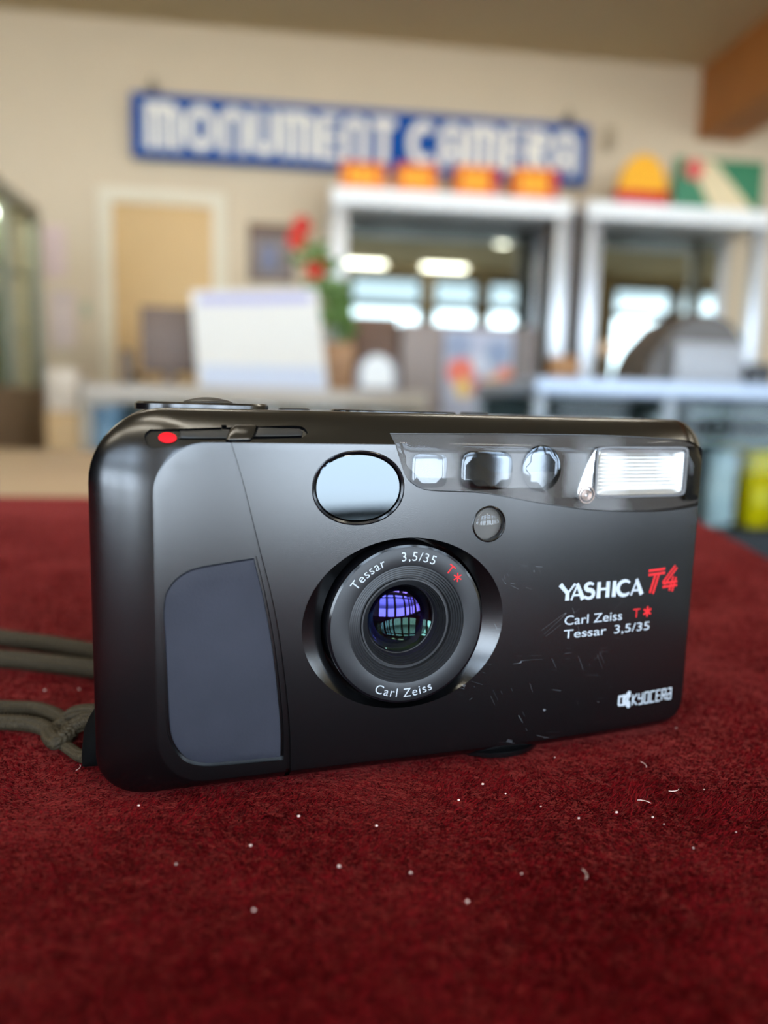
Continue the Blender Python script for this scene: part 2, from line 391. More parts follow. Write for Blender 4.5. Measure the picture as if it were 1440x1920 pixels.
def cap_fill(ring, fn, step=2.2):
    """triangulate a planar outline with an inner grid and map by fn(x, z)"""
    n = len(ring); xs_ = [p[0] for p in ring]; zs_ = [p[1] for p in ring]
    def dist(x, z):
        return min(math.hypot(x - p[0], z - p[1]) for p in ring)
    def pin(x, z):
        c = False; j = n - 1
        for i in range(n):
            xi, zi = ring[i]; xj, zj = ring[j]
            if (zi > z) != (zj > z) and x < (xj - xi) * (z - zi) / (zj - zi) + xi: c = not c
            j = i
        return c
    pts = [Vector(p) for p in ring]
    x = min(xs_) + step / 2
    while x < max(xs_):
        z = min(zs_) + step / 2
        while z < max(zs_):
            if pin(x, z) and dist(x, z) > step * .45: pts.append(Vector((x, z)))
            z += step
        x += step
    v, e_, f, ov, oe, of = delaunay_2d_cdt(pts, [(i, (i + 1) % n) for i in range(n)], [], 1, 1e-5)
    return [fn(a.x, a.y) for a in v], [tuple(t) for t in f]

def weld(me, d=2e-6):
    bm = bmesh.new(); bm.from_mesh(me); bmesh.ops.remove_doubles(bm, verts=bm.verts, dist=d)
    bmesh.ops.recalc_face_normals(bm, faces=bm.faces); bm.to_mesh(me); bm.free()

def offset_poly(poly, d):
    """inwards offset (poly counter-clockwise seen with x right, z up)"""
    n = len(poly); A = sum(poly[i][0] * poly[(i + 1) % n][1] - poly[(i + 1) % n][0] * poly[i][1] for i in range(n)); sg = 1 if A > 0 else -1
    out = []
    for i in range(n):
        a, b, c = Vector(poly[i - 1]), Vector(poly[i]), Vector(poly[(i + 1) % n])
        t1 = (b - a).normalized(); t2 = (c - b).normalized()
        n1 = Vector((-t1.y, t1.x)); n2 = Vector((-t2.y, t2.x)); m_ = (n1 + n2)
        if m_.length < 1e-6: m_ = n1
        m_.normalize(); k = max(.5, m_.dot(n1)); out.append(tuple(b + m_ * (sg * d / k)))
    return out
def smooth(pts, seg=5):
    out = []
    for i in range(len(pts) - 1):
        p0, p1, p2, p3 = (Vector(pts[max(i - 1, 0)]), Vector(pts[i]), Vector(pts[i + 1]), Vector(pts[min(i + 2, len(pts) - 1)]))
        for k in range(seg):
            t = k / seg
            out.append(tuple(.5 * ((2 * p1) + (p2 - p0) * t + (2 * p0 - 5 * p1 + 4 * p2 - p3) * t * t + (3 * p1 - p0 - 3 * p2 + p3) * t ** 3)))
    out.append(tuple(pts[-1])); return out
def closed(*segs):
    out = []
    for s_ in segs:
        q = smooth(s_) if len(s_) > 2 else [tuple(Vector(s_[0]).lerp(Vector(s_[1]), i / 6)) for i in range(7)]
        for p in q:
            if not out or math.hypot(p[0] - out[-1][0], p[1] - out[-1][1]) > .02: out.append(p)
    if math.hypot(out[0][0] - out[-1][0], out[0][1] - out[-1][1]) < .02: out.pop()
    return out
def ell(cx, cz, a, b, n=64, p=2.0):
    o_ = []
    for i in range(n):
        t = 2 * math.pi * i / n; c, s_ = math.cos(t), math.sin(t)
        o_.append((cx + a * math.copysign(abs(c) ** (2 / p), c), cz + b * math.copysign(abs(s_) ** (2 / p), s_)))
    return o_
def plate(poly, top, bot, bev=.25, step=2.0, surf=ys, dome=None):
    """a piece whose face follows the body's front; top/bot are depths below (+) or above (-) that surface"""
    mb = MB(); inn = offset_poly(poly, bev) if bev else poly; mid_ = offset_poly(poly, bev * .3) if bev else poly
    rings = [[P3(x, surf(x, z) + bot, z) for x, z in poly]]
    if bev: rings += [[P3(x, surf(x, z) + top + bev * (1 if bot > top else -1), z) for x, z in poly], [P3(x, surf(x, z) + top + .3 * bev, z) for x, z in mid_]]
    rings.append([P3(x, surf(x, z) + top, z) for x, z in inn])
    mb.loft(rings, cap=False)
    v, f = cap_fill(inn, lambda x, z: P3(x, surf(x, z) + top - (dome(x, z) if dome else 0), z), step); mb.add(v, f)
    mb.add([P3(x, surf(x, z) + bot, z) for x, z in poly], [tuple(range(len(poly)))])
    me = mb.mesh('plate', 0); weld(me); finish(me, 40); return me
def cutter(poly, depth, surf, above=3.0):
    mb = MB(); v, f = cap_fill(poly, lambda x, z: P3(x, surf(x, z) + depth, z), 2.5); mb.add(v, f)
    v, f = cap_fill(poly, lambda x, z: P3(x, surf(x, z) - above, z), 2.5); mb.add(v, f)
    mb.loft([[P3(x, surf(x, z) - above, z) for x, z in poly], [P3(x, surf(x, z) + depth, z) for x, z in poly]], cap=False)
    me = mb.mesh('cut', 0); weld(me); return me

# --- outlines on the front
SEAM = smooth([(-39.0, 64.0), (-38.5, 61.8), (-38.1, 60.4), (-36.3, 54.2), (-33.8, 43.9), (-31.5, 34.6), (-29.9, 25.2), (-28.5, 12.7), (-28.2, 2.4), (-28.2, .9)], 6)
GRIP = closed([(-33.9, 42.4), (-39.4, 41.7), (-44.2, 40.9), (-47.1, 39.3), (-48.8, 37.0), (-49.3, 34.7), (-49.4, 32.9), (-49.2, 28), (-49.0, 22), (-48.9, 18.0), (-48.6, 12.8), (-47.6, 9.8), (-45.7, 7.4), (-42.7, 6.2), (-38.0, 5.9), (-33.3, 5.8), (-29.1, 5.7)],
              [(-29.1, 5.7), (-29.2, 12.7), (-30.5, 25.2), (-32.1, 34.6), (-33.9, 42.4)])
OVAL = ell(-16.4, 53.7, 8.25, 6.5, 72, 2.12)
FLASH = closed([(-10.7, 63.1), (-9.2, 58.7), (-8.1, 55.9), (-6.6, 54.3), (-4.0, 53.2), (1.1, 52.85), (6.3, 52.6), (11.6, 51.8), (17.2, 50.8), (22.9, 49.9), (28.9, 49.1), (39.0, 48.4), (48.4, 48.3), (56.0, 48.9), (59.3, 49.7)],
               [(59.3, 49.7), (59.1, 55.6)], [(59.1, 55.6), (58.3, 59.3), (56.8, 61.3), (54.0, 62.4), (49.2, 62.8)], [(49.2, 62.8), (35.4, 63.3), (16.4, 63.4), (-10.7, 63.1)])
LC = (-7.0, 29.0)
SLOT = closed([(-51.2, 61.0), (-50.2, 60.2), (-47.0, 60.6)], [(-47.0, 60.6), (-46.2, 61.6)], [(-46.2, 61.6), (-36, 61.75)], [(-36, 61.75), (-26.2, 62.1)], [(-26.2, 62.1), (-25.2, 62.9), (-25.9, 63.9), (-27.5, 64.1)], [(-27.5, 64.1), (-40, 63.6)], [(-40, 63.6), (-50.6, 63.1)], [(-50.6, 63.1), (-51.4, 62.2), (-51.2, 61.0)])
SENS = ell(8.4, 46.9, 3.35, 3.4, 40)

def build_body():
    mb = MB(); rings = []
    for s_ in [0, .012, .024, .037, .05, .1] + [math.sin(R(t)) for t in range(12, 91, 6)]:
        q = 1 - s_; y0 = fil(q)
        rings.append([P3(x, y0 + zf(x) * max(0, 1 - y0 / 25), z) for x, z in rrect(q)])
    for y0 in (10, 16, 24, DEP - 5):
        rings.append([P3(x, y0 + zf(x) * max(0, 1 - y0 / 25), z) for x, z in rrect(0)])
    for th in (75, 55, 35, 15, 0):
        rings.append([P3(x, DEP - 5 * (1 - math.cos(R(th))), z) for x, z in [(a * (1 - .05 * (1 - math.sin(R(th)))), 33 + (b - 33) * (1 - .12 * (1 - math.sin(R(th))))) for a, b in rrect(0)]])
    # keep the back fillet monotonic
    nb = 5
    rings = rings[:-nb] + [[P3(p[0] / S, DEP - 5 + 5 * math.cos(R(th)), p[2] / S) for p in ring] for ring, th in zip(rings[-nb:], (75, 55, 35, 15, 0))]
    mb.loft(rings, cap=False)
    v, f = cap_fill(rrect(1), lambda x, z: P3(x, zf(x), z), 2.4); mb.add(v, f)
    mb.add(rings[-1], [tuple(range(len(rings[-1])))])
    me = mb.mesh('body', 0); weld(me)
    o = bpy.data.objects.new('body_tmp', me); COL.objects.link(o)
    cuts = []
    # seam between grip and front panel
    c = MB(); rr_ = []
    for i, (x, z) in enumerate(SEAM):
        y = ys(x, z); rr_.append([P3(x - .42, y - 1.5, z), P3(x + .42, y - 1.5, z), P3(x + .42, y + .8, z), P3(x - .42, y + .8, z)])
    c.loft(rr_); cuts.append(c.mesh('cut', 0))
    cuts.append(cutter(GRIP, .8, lambda x, z: zf(x)))
    c = MB(); n = 96; rg = []
    for (y, a, b) in ((-2.93, 26.6, 16.13), (.37, 18.17, 15.75), (1.53, 15.5, 15.5), (9.03, 15.5, 15.5)):
        rg.append([P3(x, y, z) for x, z in ell(LC[0], LC[1], a, b, n)])
    c.loft(rg); cuts.append(c.mesh('cut', 0))
    cuts.append(cutter(OVAL, 1.3, lambda x, z: zf(x)))
    cuts.append(cutter(FLASH, 2.6, lambda x, z: zf(x), 3))
    cuts.append(cutter(SENS, 1.6, lambda x, z: zf(x)))
    cuts.append(cutter(SLOT, .55, ys))
    for cm in cuts:
        c_ = bpy.data.objects.new('cut_tmp', cm); COL.objects.link(c_)
        md = o.modifiers.new('b', 'BOOLEAN'); md.operation = 'DIFFERENCE'; md.solver = 'EXACT'; md.object = c_
    dg = bpy.context.evaluated_depsgraph_get(); dg.update()
    res = bpy.data.meshes.new_from_object(o.evaluated_get(dg))
    for q in [x for x in COL.objects if x.name.startswith(('cut_tmp', 'body_tmp'))]: bpy.data.objects.remove(q)
    finish(res, 14); return res

def plastic(scr=True):
    m = bpy.data.materials.new('black_satin_plastic'); m.use_nodes = True
    n = m.node_tree.nodes; l = m.node_tree.links; p = n['Principled BSDF']
    p.inputs['Base Color'].default_value = (.0016, .0016, .0018, 1); p.inputs['Roughness'].default_value = .205; p.inputs['Specular IOR Level'].default_value = .85
    t = n.new('ShaderNodeTexCoord')
    a = n.new('ShaderNodeTexNoise'); a.inputs['Scale'].default_value = 6500; a.inputs['Detail'].default_value = 2
    l.new(t.outputs['Object'], a.inputs['Vector'])
    b = n.new('ShaderNodeBump'); b.inputs['Strength'].default_value = .30; b.inputs['Distance'].default_value = .00002
    l.new(a.outputs[0], b.inputs['Height']); l.new(b.outputs[0], p.inputs['Normal'])
    if not scr: return m
    # fine scratches: narrow bands of stretched noise at several angles, where the finish has been rubbed right of the lens
    acc = None
    for ang, sx, sz, th in ((20, 330, 14, .0017), (-35, 380, 16, .0015), (62, 300, 18, .0015), (5, 520, 20, .0016)):
        mp = n.new('ShaderNodeMapping'); mp.inputs['Rotation'].default_value = (0, R(ang), 0); mp.vector_type = 'TEXTURE'; mp.inputs['Scale'].default_value = (1 / sz, .05, 1 / sx)
        l.new(t.outputs['Object'], mp.inputs['Vector'])
        w = n.new('ShaderNodeTexNoise'); w.inputs['Scale'].default_value = 1.0; w.inputs['Detail'].default_value = 1.0
        l.new(mp.outputs[0], w.inputs['Vector'])
        s1 = n.new('ShaderNodeMath'); s1.operation = 'SUBTRACT'; s1.inputs[1].default_value = .5; l.new(w.outputs[0], s1.inputs[0])
        s2 = n.new('ShaderNodeMath'); s2.operation = 'ABSOLUTE'; l.new(s1.outputs[0], s2.inputs[0])
        s3 = n.new('ShaderNodeMath'); s3.operation = 'LESS_THAN'; s3.inputs[1].default_value = th; l.new(s2.outputs[0], s3.inputs[0])
        mk = n.new('ShaderNodeTexNoise'); mk.inputs['Scale'].default_value = 130 + ang; l.new(t.outputs['Object'], mk.inputs['Vector'])
        gt = n.new('ShaderNodeMath'); gt.operation = 'GREATER_THAN'; gt.inputs[1].default_value = .62; l.new(mk.outputs[0], gt.inputs[0])
        ml = n.new('ShaderNodeMath'); ml.operation = 'MULTIPLY'; l.new(s3.outputs[0], ml.inputs[0]); l.new(gt.outputs[0], ml.inputs[1])
        if acc is None: acc = ml
        else:
            ad = n.new('ShaderNodeMath'); ad.operation = 'MAXIMUM'; l.new(acc.outputs[0], ad.inputs[0]); l.new(ml.outputs[0], ad.inputs[1]); acc = ad
    # rubbed region
    d = n.new('ShaderNodeVectorMath'); d.operation = 'DISTANCE'; d.inputs[1].default_value = (.022, 0, .022); l.new(t.outputs['Object'], d.inputs[0])
    r = n.new('ShaderNodeMapRange'); r.inputs[1].default_value = .010; r.inputs[2].default_value = .022; r.inputs[3].default_value = 1; r.inputs[4].default_value = 0
    l.new(d.outputs['Value'], r.inputs[0])
    f = n.new('ShaderNodeMath'); f.operation = 'MULTIPLY'; l.new(acc.outputs[0], f.inputs[0]); l.new(r.outputs[0], f.inputs[1])
    cm = n.new('ShaderNodeMix'); cm.data_type = 'RGBA'; cm.inputs[6].default_value = (.0016, .0016, .0018, 1); cm.inputs[7].default_value = (.14, .14, .15, 1)
    l.new(f.outputs[0], cm.inputs[0]); l.new(cm.outputs[2], p.inputs['Base Color'])
    return m
BLK = plastic(); BLK2 = plastic(False)
gloss = mat('gloss_black', (.004, .004, .005, 1), .12, spec=.5)
deep = mat('dull_black', (.003, .003, .003, 1), .8, spec=.06)
rub = mat('slate_rubber', lin(42, 43, 51), .58, spec=.18, bump=(1800, .3, .00008), vary=(90, .12))
obj('body_shell', build_body(), BLK, CAM)

# grip pad
o = obj('grip_pad', plate(offset_poly(GRIP, .48), .05, .8, .35, 2.2, lambda x, z: zf(x)), rub, CAM); o['label'] = 'slate grey rubber pad on the grip'
# viewfinder
mb = MB(); oo = [offset_poly(OVAL, .02), offset_poly(OVAL, .55)]
mb.loft([[P3(x, 1.3, z) for x, z in oo[0]], [P3(x, .12, z) for x, z in oo[0]], [P3(x, .05, z) for x, z in offset_poly(OVAL, .2)], [P3(x, .2, z) for x, z in oo[1]], [P3(x, 1.3, z) for x, z in oo[1]]], cap=False)
vf = obj('viewfinder_window', mb, gloss, CAM)
vg = mat('viewfinder_half_mirror', (.060, .069, .075, 1), .03, 1.0)
obj('glass', plate(offset_poly(OVAL, .55), .35, 1.2, .3, 1.2, lambda x, z: 0, dome=lambda x, z: .03 * max(0, 1 - ((x + 16.4) / 8.2) ** 2 - ((z - 53.7) / 6.5) ** 2)), vg, vf)

# flash strip
fz = lambda x, z: zf(x)
bk = obj('flash_strip', plate(offset_poly(FLASH, .12), 2.2, 2.6, 0, 3, fz), mat('smoky_backing', lin(34, 29, 27), .45, vary=(300, .1)), CAM)
blue = mat('sensor_window_mirror', (.075, .088, .104, 1), .06, 1.0, bump=(400, .02, .0001))
af1 = ell(-3.0, 56.6, 3.4, 3.1, 48, 5); af2 = ell(8.2, 56.6, 5.2, 3.6, 48, 4); af3 = ell(19.5, 56.9, 4.2, 4.4, 56)
for a in (af1, af2, af3): obj('sensor_window', plate(a, 1.3, 2.3, .3, 1.2, fz), blue, bk)
tear = closed([(32.4, 60.9), (31.0, 60.6), (29.4, 58.2), (28.2, 55.2), (27.5, 52.6), (27.9, 51.0), (29.4, 50.4), (31.2, 50.6)], [(31.2, 50.6), (31.4, 52.6)], [(31.4, 52.6), (32.4, 60.9)])
tl = obj('red_eye_lamp', plate(tear, 1.2, 2.3, .3, 1.0, fz), mat('lamp_mirror', lin(205, 212, 220), .12, .9), bk)
mb = MB(); mb.tube([P3(29.4 + (.35 + .11 * i / 6) * math.cos(i * .6), zf(29.4) + 1.0, 51.9 + (.35 + .11 * i / 6) * math.sin(i * .6)) for i in range(44)], .00012, 8)
mb.lathe([(1.5, .9), (1.55, .8), (1.65, .8), (1.7, 1.2)], 32, lambda a, b, h: P3(29.4 + a, zf(29.4) + h, 51.9 + b))
obj('filament', mb, mat('bright_wire', lin(170, 150, 140), .3, .8), tl)
# flash reflector: trough with a mirrored curve behind a ribbed front lens
fx0, fx1, fz0, fz1 = 31.6, 53.4, 51.7, 60.7
mb = MB(); rg = []
for d_, y in ((-.55, 1.0), (-.5, .75), (-.15, .7), (0, .95), (.1, 1.9)):
    rg.append([P3(x, zf(x) + y, z) for x, z in ell((fx0 + fx1) / 2, (fz0 + fz1) / 2, (fx1 - fx0) / 2 - d_, (fz1 - fz0) / 2 - d_, 64, 14)])
mb.loft(rg, cap=False)
fr = obj('flash', mb, mat('grey_flash_frame', lin(110, 112, 116), .35), bk)
mb = MB(); NXF, NZF = 24, 40; vs = []; fs = []
for j in range(NZF + 1):
    for i in range(NXF + 1):
        x = fx0 + (fx1 - fx0) * i / NXF; z = fz0 + (fz1 - fz0) * j / NZF
        u = (i / NXF - .5) * 2; w = (j / NZF - .5) * 2
        vs.append(P3(x, zf(x) + 1.9 - .55 * max(abs(u) ** 6, abs(w) ** 6) + .07 * math.sin(j * math.pi), z))
for j in range(NZF):
    for i in range(NXF):
        a = j * (NXF + 1) + i; fs.append((a, a + 1, a + NXF + 2, a + NXF + 1))
mb.add(vs, fs)
def flash_mat():
    m = mat('silvered_reflector', (.60, .62, .62, 1), .25, .6)
    n = m.node_tree.nodes; l = m.node_tree.links; t = n.new('ShaderNodeTexCoord'); w = n.new('ShaderNodeTexWave')
    w.bands_direction = 'Z'; w.inputs['Scale'].default_value = 430; l.new(t.outputs['Object'], w.inputs['Vector'])
    b = n.new('ShaderNodeBump'); b.inputs['Strength'].default_value = .12; b.inputs['Distance'].default_value = .0002
    l.new(w.outputs[0], b.inputs['Height']); l.new(b.outputs[0], n['Principled BSDF'].inputs['Normal']); return m
obj('reflector', mb, flash_mat(), fr)
mb = MB(); rg = [[P3(x, zf(x) + y, z) for x, z in ell(56.3, 55.6, 2.2 - d_, 5.6 - d_, 40, 6)] for d_, y in ((0, 2.3), (0, 1.4), (.2, 1.2))]
mb.loft(rg); obj('flash_side_rib', mb, deep, bk)
cov = plate(offset_poly(FLASH, .14), .05, .5, .25, 2.0, ys)
o = obj('flash_cover', cov, glass_mat('clear_cover', (.95, .93, .91, 1), .7, .02, 1.38), CAM); o['label'] = 'clear window strip over the flash'

# light sensor beside the lens
mb = MB(); mb.lathe([(3.33, 1.6), (3.33, -.02), (3.2, -.12), (3.02, 0), (3.0, 1.6)], 40, lambda a, b, h: P3(8.4 + a, h, 46.9 + b))
ls = obj('light_sensor', mb, BLK2, CAM)
mb = MB(); mb.lathe([(3.01, .3), (2.85, -.1), (2.4, -.5), (1.6, -.85), (.75, -1.0), (.02, -1.05)], 40, lambda a, b, h: P3(8.4 + a, h, 46.9 + b))
obj('sensor_lens', mb, glass_mat('sensor_glass', (.85, .84, .82, 1), .6, .05), ls)
mb = MB(); mb.lathe([(3.0, 1.3), (.02, 1.3)], 32, lambda a, b, h: P3(8.4 + a, h, 46.9 + b)); obj('sensor_cell', mb, mat('grey_cell', lin(96, 93, 90), .4), ls)

# lens
LF = lambda a, b, h: P3(LC[0] + a, h, LC[1] + b)
mb = MB(); mb.lathe([(15.45, 8.8), (14.75, 8.8), (14.75, 0), (14.6, -.45), (14.2, -.6)], 96, LF)
ln = obj('lens_barrel', mb, gloss, CAM)
mb = MB(); mb.lathe([(14.25, -.2), (14.2, -.6), (14.0, -.68), (11.05, -.68), (10.85, -.6)], 96, LF)
lr = obj('name_ring', mb, mat('satin_black_ring', (.009, .009, .010, 1), .42, spec=.5, bump=(2500, .15, .00004)), CAM)
prof = [(10.85, -.6)]
r_, y_ = 10.85, -.6
for i in range(5): prof += [(r_ - .06, y_ + .28), (r_ - .36, y_ + .22), (r_ - .42, y_ + .16)]; r_ -= .42; y_ += .2
prof += [(r_ - .1, y_ + .8), (r_ - .45, y_ + .8)]; r_ -= .5; y_ += .25; prof += [(r_, y_), (r_ - .3, y_)]; r_ -= .3
for i in range(4): prof += [(r_ - .05, y_ + .5), (r_ - .24, y_ + .38), (r_ - .3, y_ + .32)]; r_ -= .3; y_ += .42
prof += [(6.7, y_ + .5), (6.65, y_ + 1.4), (6.5, y_ + 1.5), (6.4, y_ + 3.2), (5.5, y_ + 3.4)]; YG = y_ + 1.2
mb = MB(); mb.lathe(prof, 96, LF); o = obj('lens_baffle', mb, mat('ribbed_black', (.014, .014, .015, 1), .38, spec=.5), CAM)
def coat_mat(name, cols, rough=.0, fac=.55, base=(.002, .002, .003, 1)):
    """multi-coated glass: the coating's colour shifts with the angle it is seen at"""
    m = bpy.data.materials.new(name); m.use_nodes = True; n = m.node_tree.nodes; l = m.node_tree.links; n.clear()
    o_ = n.new('ShaderNodeOutputMaterial'); g = n.new('ShaderNodeBsdfGlossy'); g.inputs['Roughness'].default_value = rough
    tr = n.new('ShaderNodeBsdfTransparent'); mx = n.new('ShaderNodeMixShader'); mx.inputs[0].default_value = fac
    lw = n.new('ShaderNodeLayerWeight'); lw.inputs[0].default_value = .5; rp_ = n.new('ShaderNodeValToRGB'); e_ = rp_.color_ramp.elements
    for i, (p_, c_) in enumerate(cols):
        q = e_[i] if i < 2 else e_.new(p_)
        q.position = p_; q.color = c_
    l.new(lw.outputs['Facing'], rp_.inputs[0]); l.new(rp_.outputs[0], g.inputs[0])
    l.new(tr.outputs[0], mx.inputs[1]); l.new(g.outputs[0], mx.inputs[2]); l.new(mx.outputs[0], o_.inputs[0]); return m
mb = MB(); RC = 11.0
mb.lathe([(6.6 * k_ / 12, YG + RC - math.sqrt(RC * RC - (6.6 * k_ / 12) ** 2) - 1.1) for k_ in range(12, 0, -1)] + [(.02, YG - 1.1)], 72, LF)
fe = obj('front_element', mb, coat_mat('violet_coating', [(0, (.05, .045, .22, 1)), (1, (.26, .13, .36, 1)), (.35, (.09, .05, .27, 1))], 0, .5), CAM)
mb = MB(); RC = 9.0
mb.lathe([(6.2 * k_ / 12, YG + 2.6 - (RC - math.sqrt(RC * RC - (6.2 * k_ / 12) ** 2))) for k_ in range(12, 0, -1)] + [(.02, YG + 2.6)], 72, LF)
obj('rear_element', mb, coat_mat('green_coating', [(0, (.05, .10, .07, 1)), (1, (.15, .1, .25, 1)), (.4, (.05, .11, .16, 1))], 0.02, .6), CAM)
mb = MB(); mb.lathe([(6.3, YG + 3.4), (.02, YG + 3.4)], 48, LF); obj('shutter_leaf', mb, deep, CAM)

# power switch on the bevel
bar = mat('switch_plastic', (.012, .0115, .011, 1), .4)
sw1 = closed([(-46.0, 62.0), (-45.5, 61.85), (-36, 62.0)], [(-36, 62.0), (-36, 63.35)], [(-36, 63.35), (-45, 63.0), (-45.9, 62.7), (-46.0, 62.0)])
sw = obj('power_switch', plate(sw1, -.05, .5, .18, .8), bar, CAM)
kn = closed([(-38.9, 61.6), (-34.9, 61.75)], [(-34.9, 61.75), (-34.3, 62.6), (-33.6, 64.1)], [(-33.6, 64.1), (-37.2, 64.1)], [(-37.2, 64.1), (-38.2, 63.2), (-38.9, 61.6)])
obj('switch_knob', plate(kn, -.75, .5, .35, .8), BLK2, sw)
sw2 = closed([(-34.3, 62.25), (-27, 62.45), (-26.2, 62.7), (-26.0, 63.2), (-26.5, 63.6)], [(-26.5, 63.6), (-33.4, 63.7)], [(-33.4, 63.7), (-34.3, 62.25)])
obj('switch_rail', plate(sw2, -.1, .5, .2, .8), bar, sw)
o = obj('switch_dot', plate(ell(-47.9, 61.85, 1.4, .82, 32), .30, .55, .06, .6), mat('red_paint', lin(236, 14, 26), .6, spec=.15), CAM); o['label'] = 'red switch mark'

# top: shutter plate, release button, display, rear hump
def disc(cx, cy, a, b, z0, z1, bev, p=2.0, dome=0):
    mb = MB(); rg = [[P3(x, y, z0) for x, y in ell(cx, cy, a, b, 56, p)], [P3(x, y, z1 - bev) for x, y in ell(cx, cy, a, b, 56, p)], [P3(x, y, z1) for x, y in ell(cx, cy, a - bev, b - bev, 56, p)]]
    for k_ in (.8, .5, .25, .01): rg.append([P3(x, y, z1 + dome * (1 - k_ ** 2)) for x, y in ell(cx, cy, (a - bev) * k_, (b - bev) * k_, 56, p)])
    return mb.loft(rg)
obj('shutter_plate', disc(-41.5, 15, 11.6, 7.0, 66.2, 67.55, .35, 2.3), BLK2, CAM)
obj('shutter_button', disc(-40.5, 16, 4.4, 4.4, 67.2, 67.8, .2, 2, .75), bar, CAM)
obj('display_window', disc(-5, 17, 12.5, 5.0, 66.3, 66.95, .2, 3), gloss, CAM)
for x in (-24.5, 12.5): obj('top_button', disc(x, 18, 3.0, 2.0, 66.3, 67.0, .25, 2.4), bar, CAM)
# foot under the front edge, strap lug at the lower left
obj('foot', MB().lathe([(.02, .1), (10.6, .1), (11, .35), (11, 1.2), (10.4, 1.6), (.02, 1.6)], 48, lambda a, b, h: P3(15.4 + a, 12.2 + b, h)), BLK2, CAM)
mb = MB(); rg = []
for t_, xx in ((1.0, -59.5), (.96, -60.6), (.8, -61.8), (.6, -62.8), (.3, -63.2)):
    rg.append([P3(xx, 14 + 5.0 * t_ * math.cos(a), 2.0 + 5.5 * t_ + 6.0 * t_ * math.sin(a) * (1 if math.sin(a) > 0 else .9)) for a in [2 * math.pi * i / 32 for i in range(32)]])
mb.loft(rg); lug = obj('strap_lug', mb, deep, CAM)

# --- lettering
def glyphs(text, size, track=0.0):
    """outline meshes of the built-in font: list of (pen x, verts, faces), total width"""
    def mk(s_):
        c = bpy.data.curves.new('t', 'FONT'); c.body = s_; c.size = size; c.resolution_u = 4
        o_ = bpy.data.objects.new('t', c); COL.objects.link(o_)
        dg = bpy.context.evaluated_depsgraph_get(); me = bpy.data.meshes.new_from_object(o_.evaluated_get(dg))
        v = [tuple(q.co) for q in me.vertices]; f = [tuple(q.vertices) for q in me.polygons]
        bpy.data.objects.remove(o_); bpy.data.curves.remove(c); bpy.data.meshes.remove(me); return v, f
    wid = lambda s_: max(q[0] for q in mk(s_)[0]) - min(q[0] for q in mk(s_)[0])
    hh = wid('HH'); out = []; pen = 0
    for ch in text:
        adv = wid('H' + ch + 'H') - hh
        if ch != ' ': out.append((pen, adv) + mk(ch))
        pen += adv + track
    return out, pen - track
def ribbon(mb, pts, w, fn):
    pts = [Vector(p) for p in pts]; n = len(pts); vs = []
    for i, p in enumerate(pts):
        ws = w[i] if isinstance(w, (list, tuple)) else w
        t1 = (pts[i] - pts[i - 1]).normalized() if i else None; t2 = (pts[i + 1] - pts[i]).normalized() if i < n - 1 else None
        if t1 is None: nr = Vector((-t2.y, t2.x)); k_ = 1
        elif t2 is None: nr = Vector((-t1.y, t1.x)); k_ = 1
        else:
            nr = Vector((-t1.y, t1.x)) + Vector((-t2.y, t2.x)); nr.normalize(); k_ = 1 / max(.6, nr.dot(Vector((-t1.y, t1.x))))
        vs += [fn(*(p + nr * ws / 2 * k_)), fn(*(p - nr * ws / 2 * k_))]
    mb.lay = getattr(mb, 'lay', 0) + 1; d = .0000012 * mb.lay * (250 if fn.__name__ == 'rr2' else 1)
    mb.add([(v[0], v[1] - d, v[2]) for v in vs], [(2 * i, 2 * i + 1, 2 * i + 3, 2 * i + 2) for i in range(n - 1)])
def arc(cx, cy, rx, ry, a0, a1, n=14): return [(cx + rx * math.cos(R(a0 + (a1 - a0) * i / n)), cy + ry * math.sin(R(a0 + (a1 - a0) * i / n))) for i in range(n + 1)]
def on_front(x, z): return P3(x, ys(x, z) - .03, z)
white_ink = mat('silver_white_ink', lin(178, 183, 188), .5); red_ink = mat('red_ink', lin(206, 22, 28), .5, spec=.3)
def flat_text(mb, text, x0, z0, size, width=None, fn=on_front):
    g, w = glyphs(text, size); sx = (width / w) if width else 1
    for pen, adv, v, f in g: mb.add([fn(x0 + (pen + q[0]) * sx, z0 + q[1]) for q in v], f)
def arc_text(mb, text, rad, mid_deg, size, top=True, track=.12):
    g, w = glyphs(text, size, track)
    for pen, adv, v, f in g:
        c = pen + adv / 2 - w / 2; a = R(mid_deg) - c / rad if top else R(mid_deg) + c / rad
        ca, sa = math.cos(a), math.sin(a)
        if top: tx, tz, ux, uz = sa, -ca, ca, sa; r0 = rad
        else: tx, tz, ux, uz = -sa, ca, -ca, -sa; r0 = rad
        mb.add([P3(LC[0] + r0 * ca + tx * (q[0] - adv / 2) + ux * q[1], -.71, LC[1] + r0 * sa + tz * (q[0] - adv / 2) + uz * q[1]) for q in v], f)
mb = MB(); arc_text(mb, 'Tessar', 11.75, 128.5, 2.35); arc_text(mb, '3,5/35', 11.75, 82, 2.35); arc_text(mb, 'Carl Zeiss', 13.45, 268, 2.35, False, .22)
o = obj('lens_lettering', mb, white_ink, lr, 0); o['label'] = 'white lettering round the lens'
mb = MB()
def star(mb, cx, cz, r, w, fn):
    for a in (90, 30, -30): ribbon(mb, [(cx - r * math.cos(R(a)), cz - r * math.sin(R(a))), (cx + r * math.cos(R(a)), cz + r * math.sin(R(a)))], w, fn)
arc_text(mb, 'T', 11.75, 51.5, 2.5)
a = R(42); star(mb, LC[0] + 12.5 * math.cos(a), LC[1] + 12.5 * math.sin(a), .85, .22, lambda x, z: P3(x, -.71, z))
o = obj('lens_red_mark', mb, red_ink, lr, 0); o['label'] = 'red T and star'

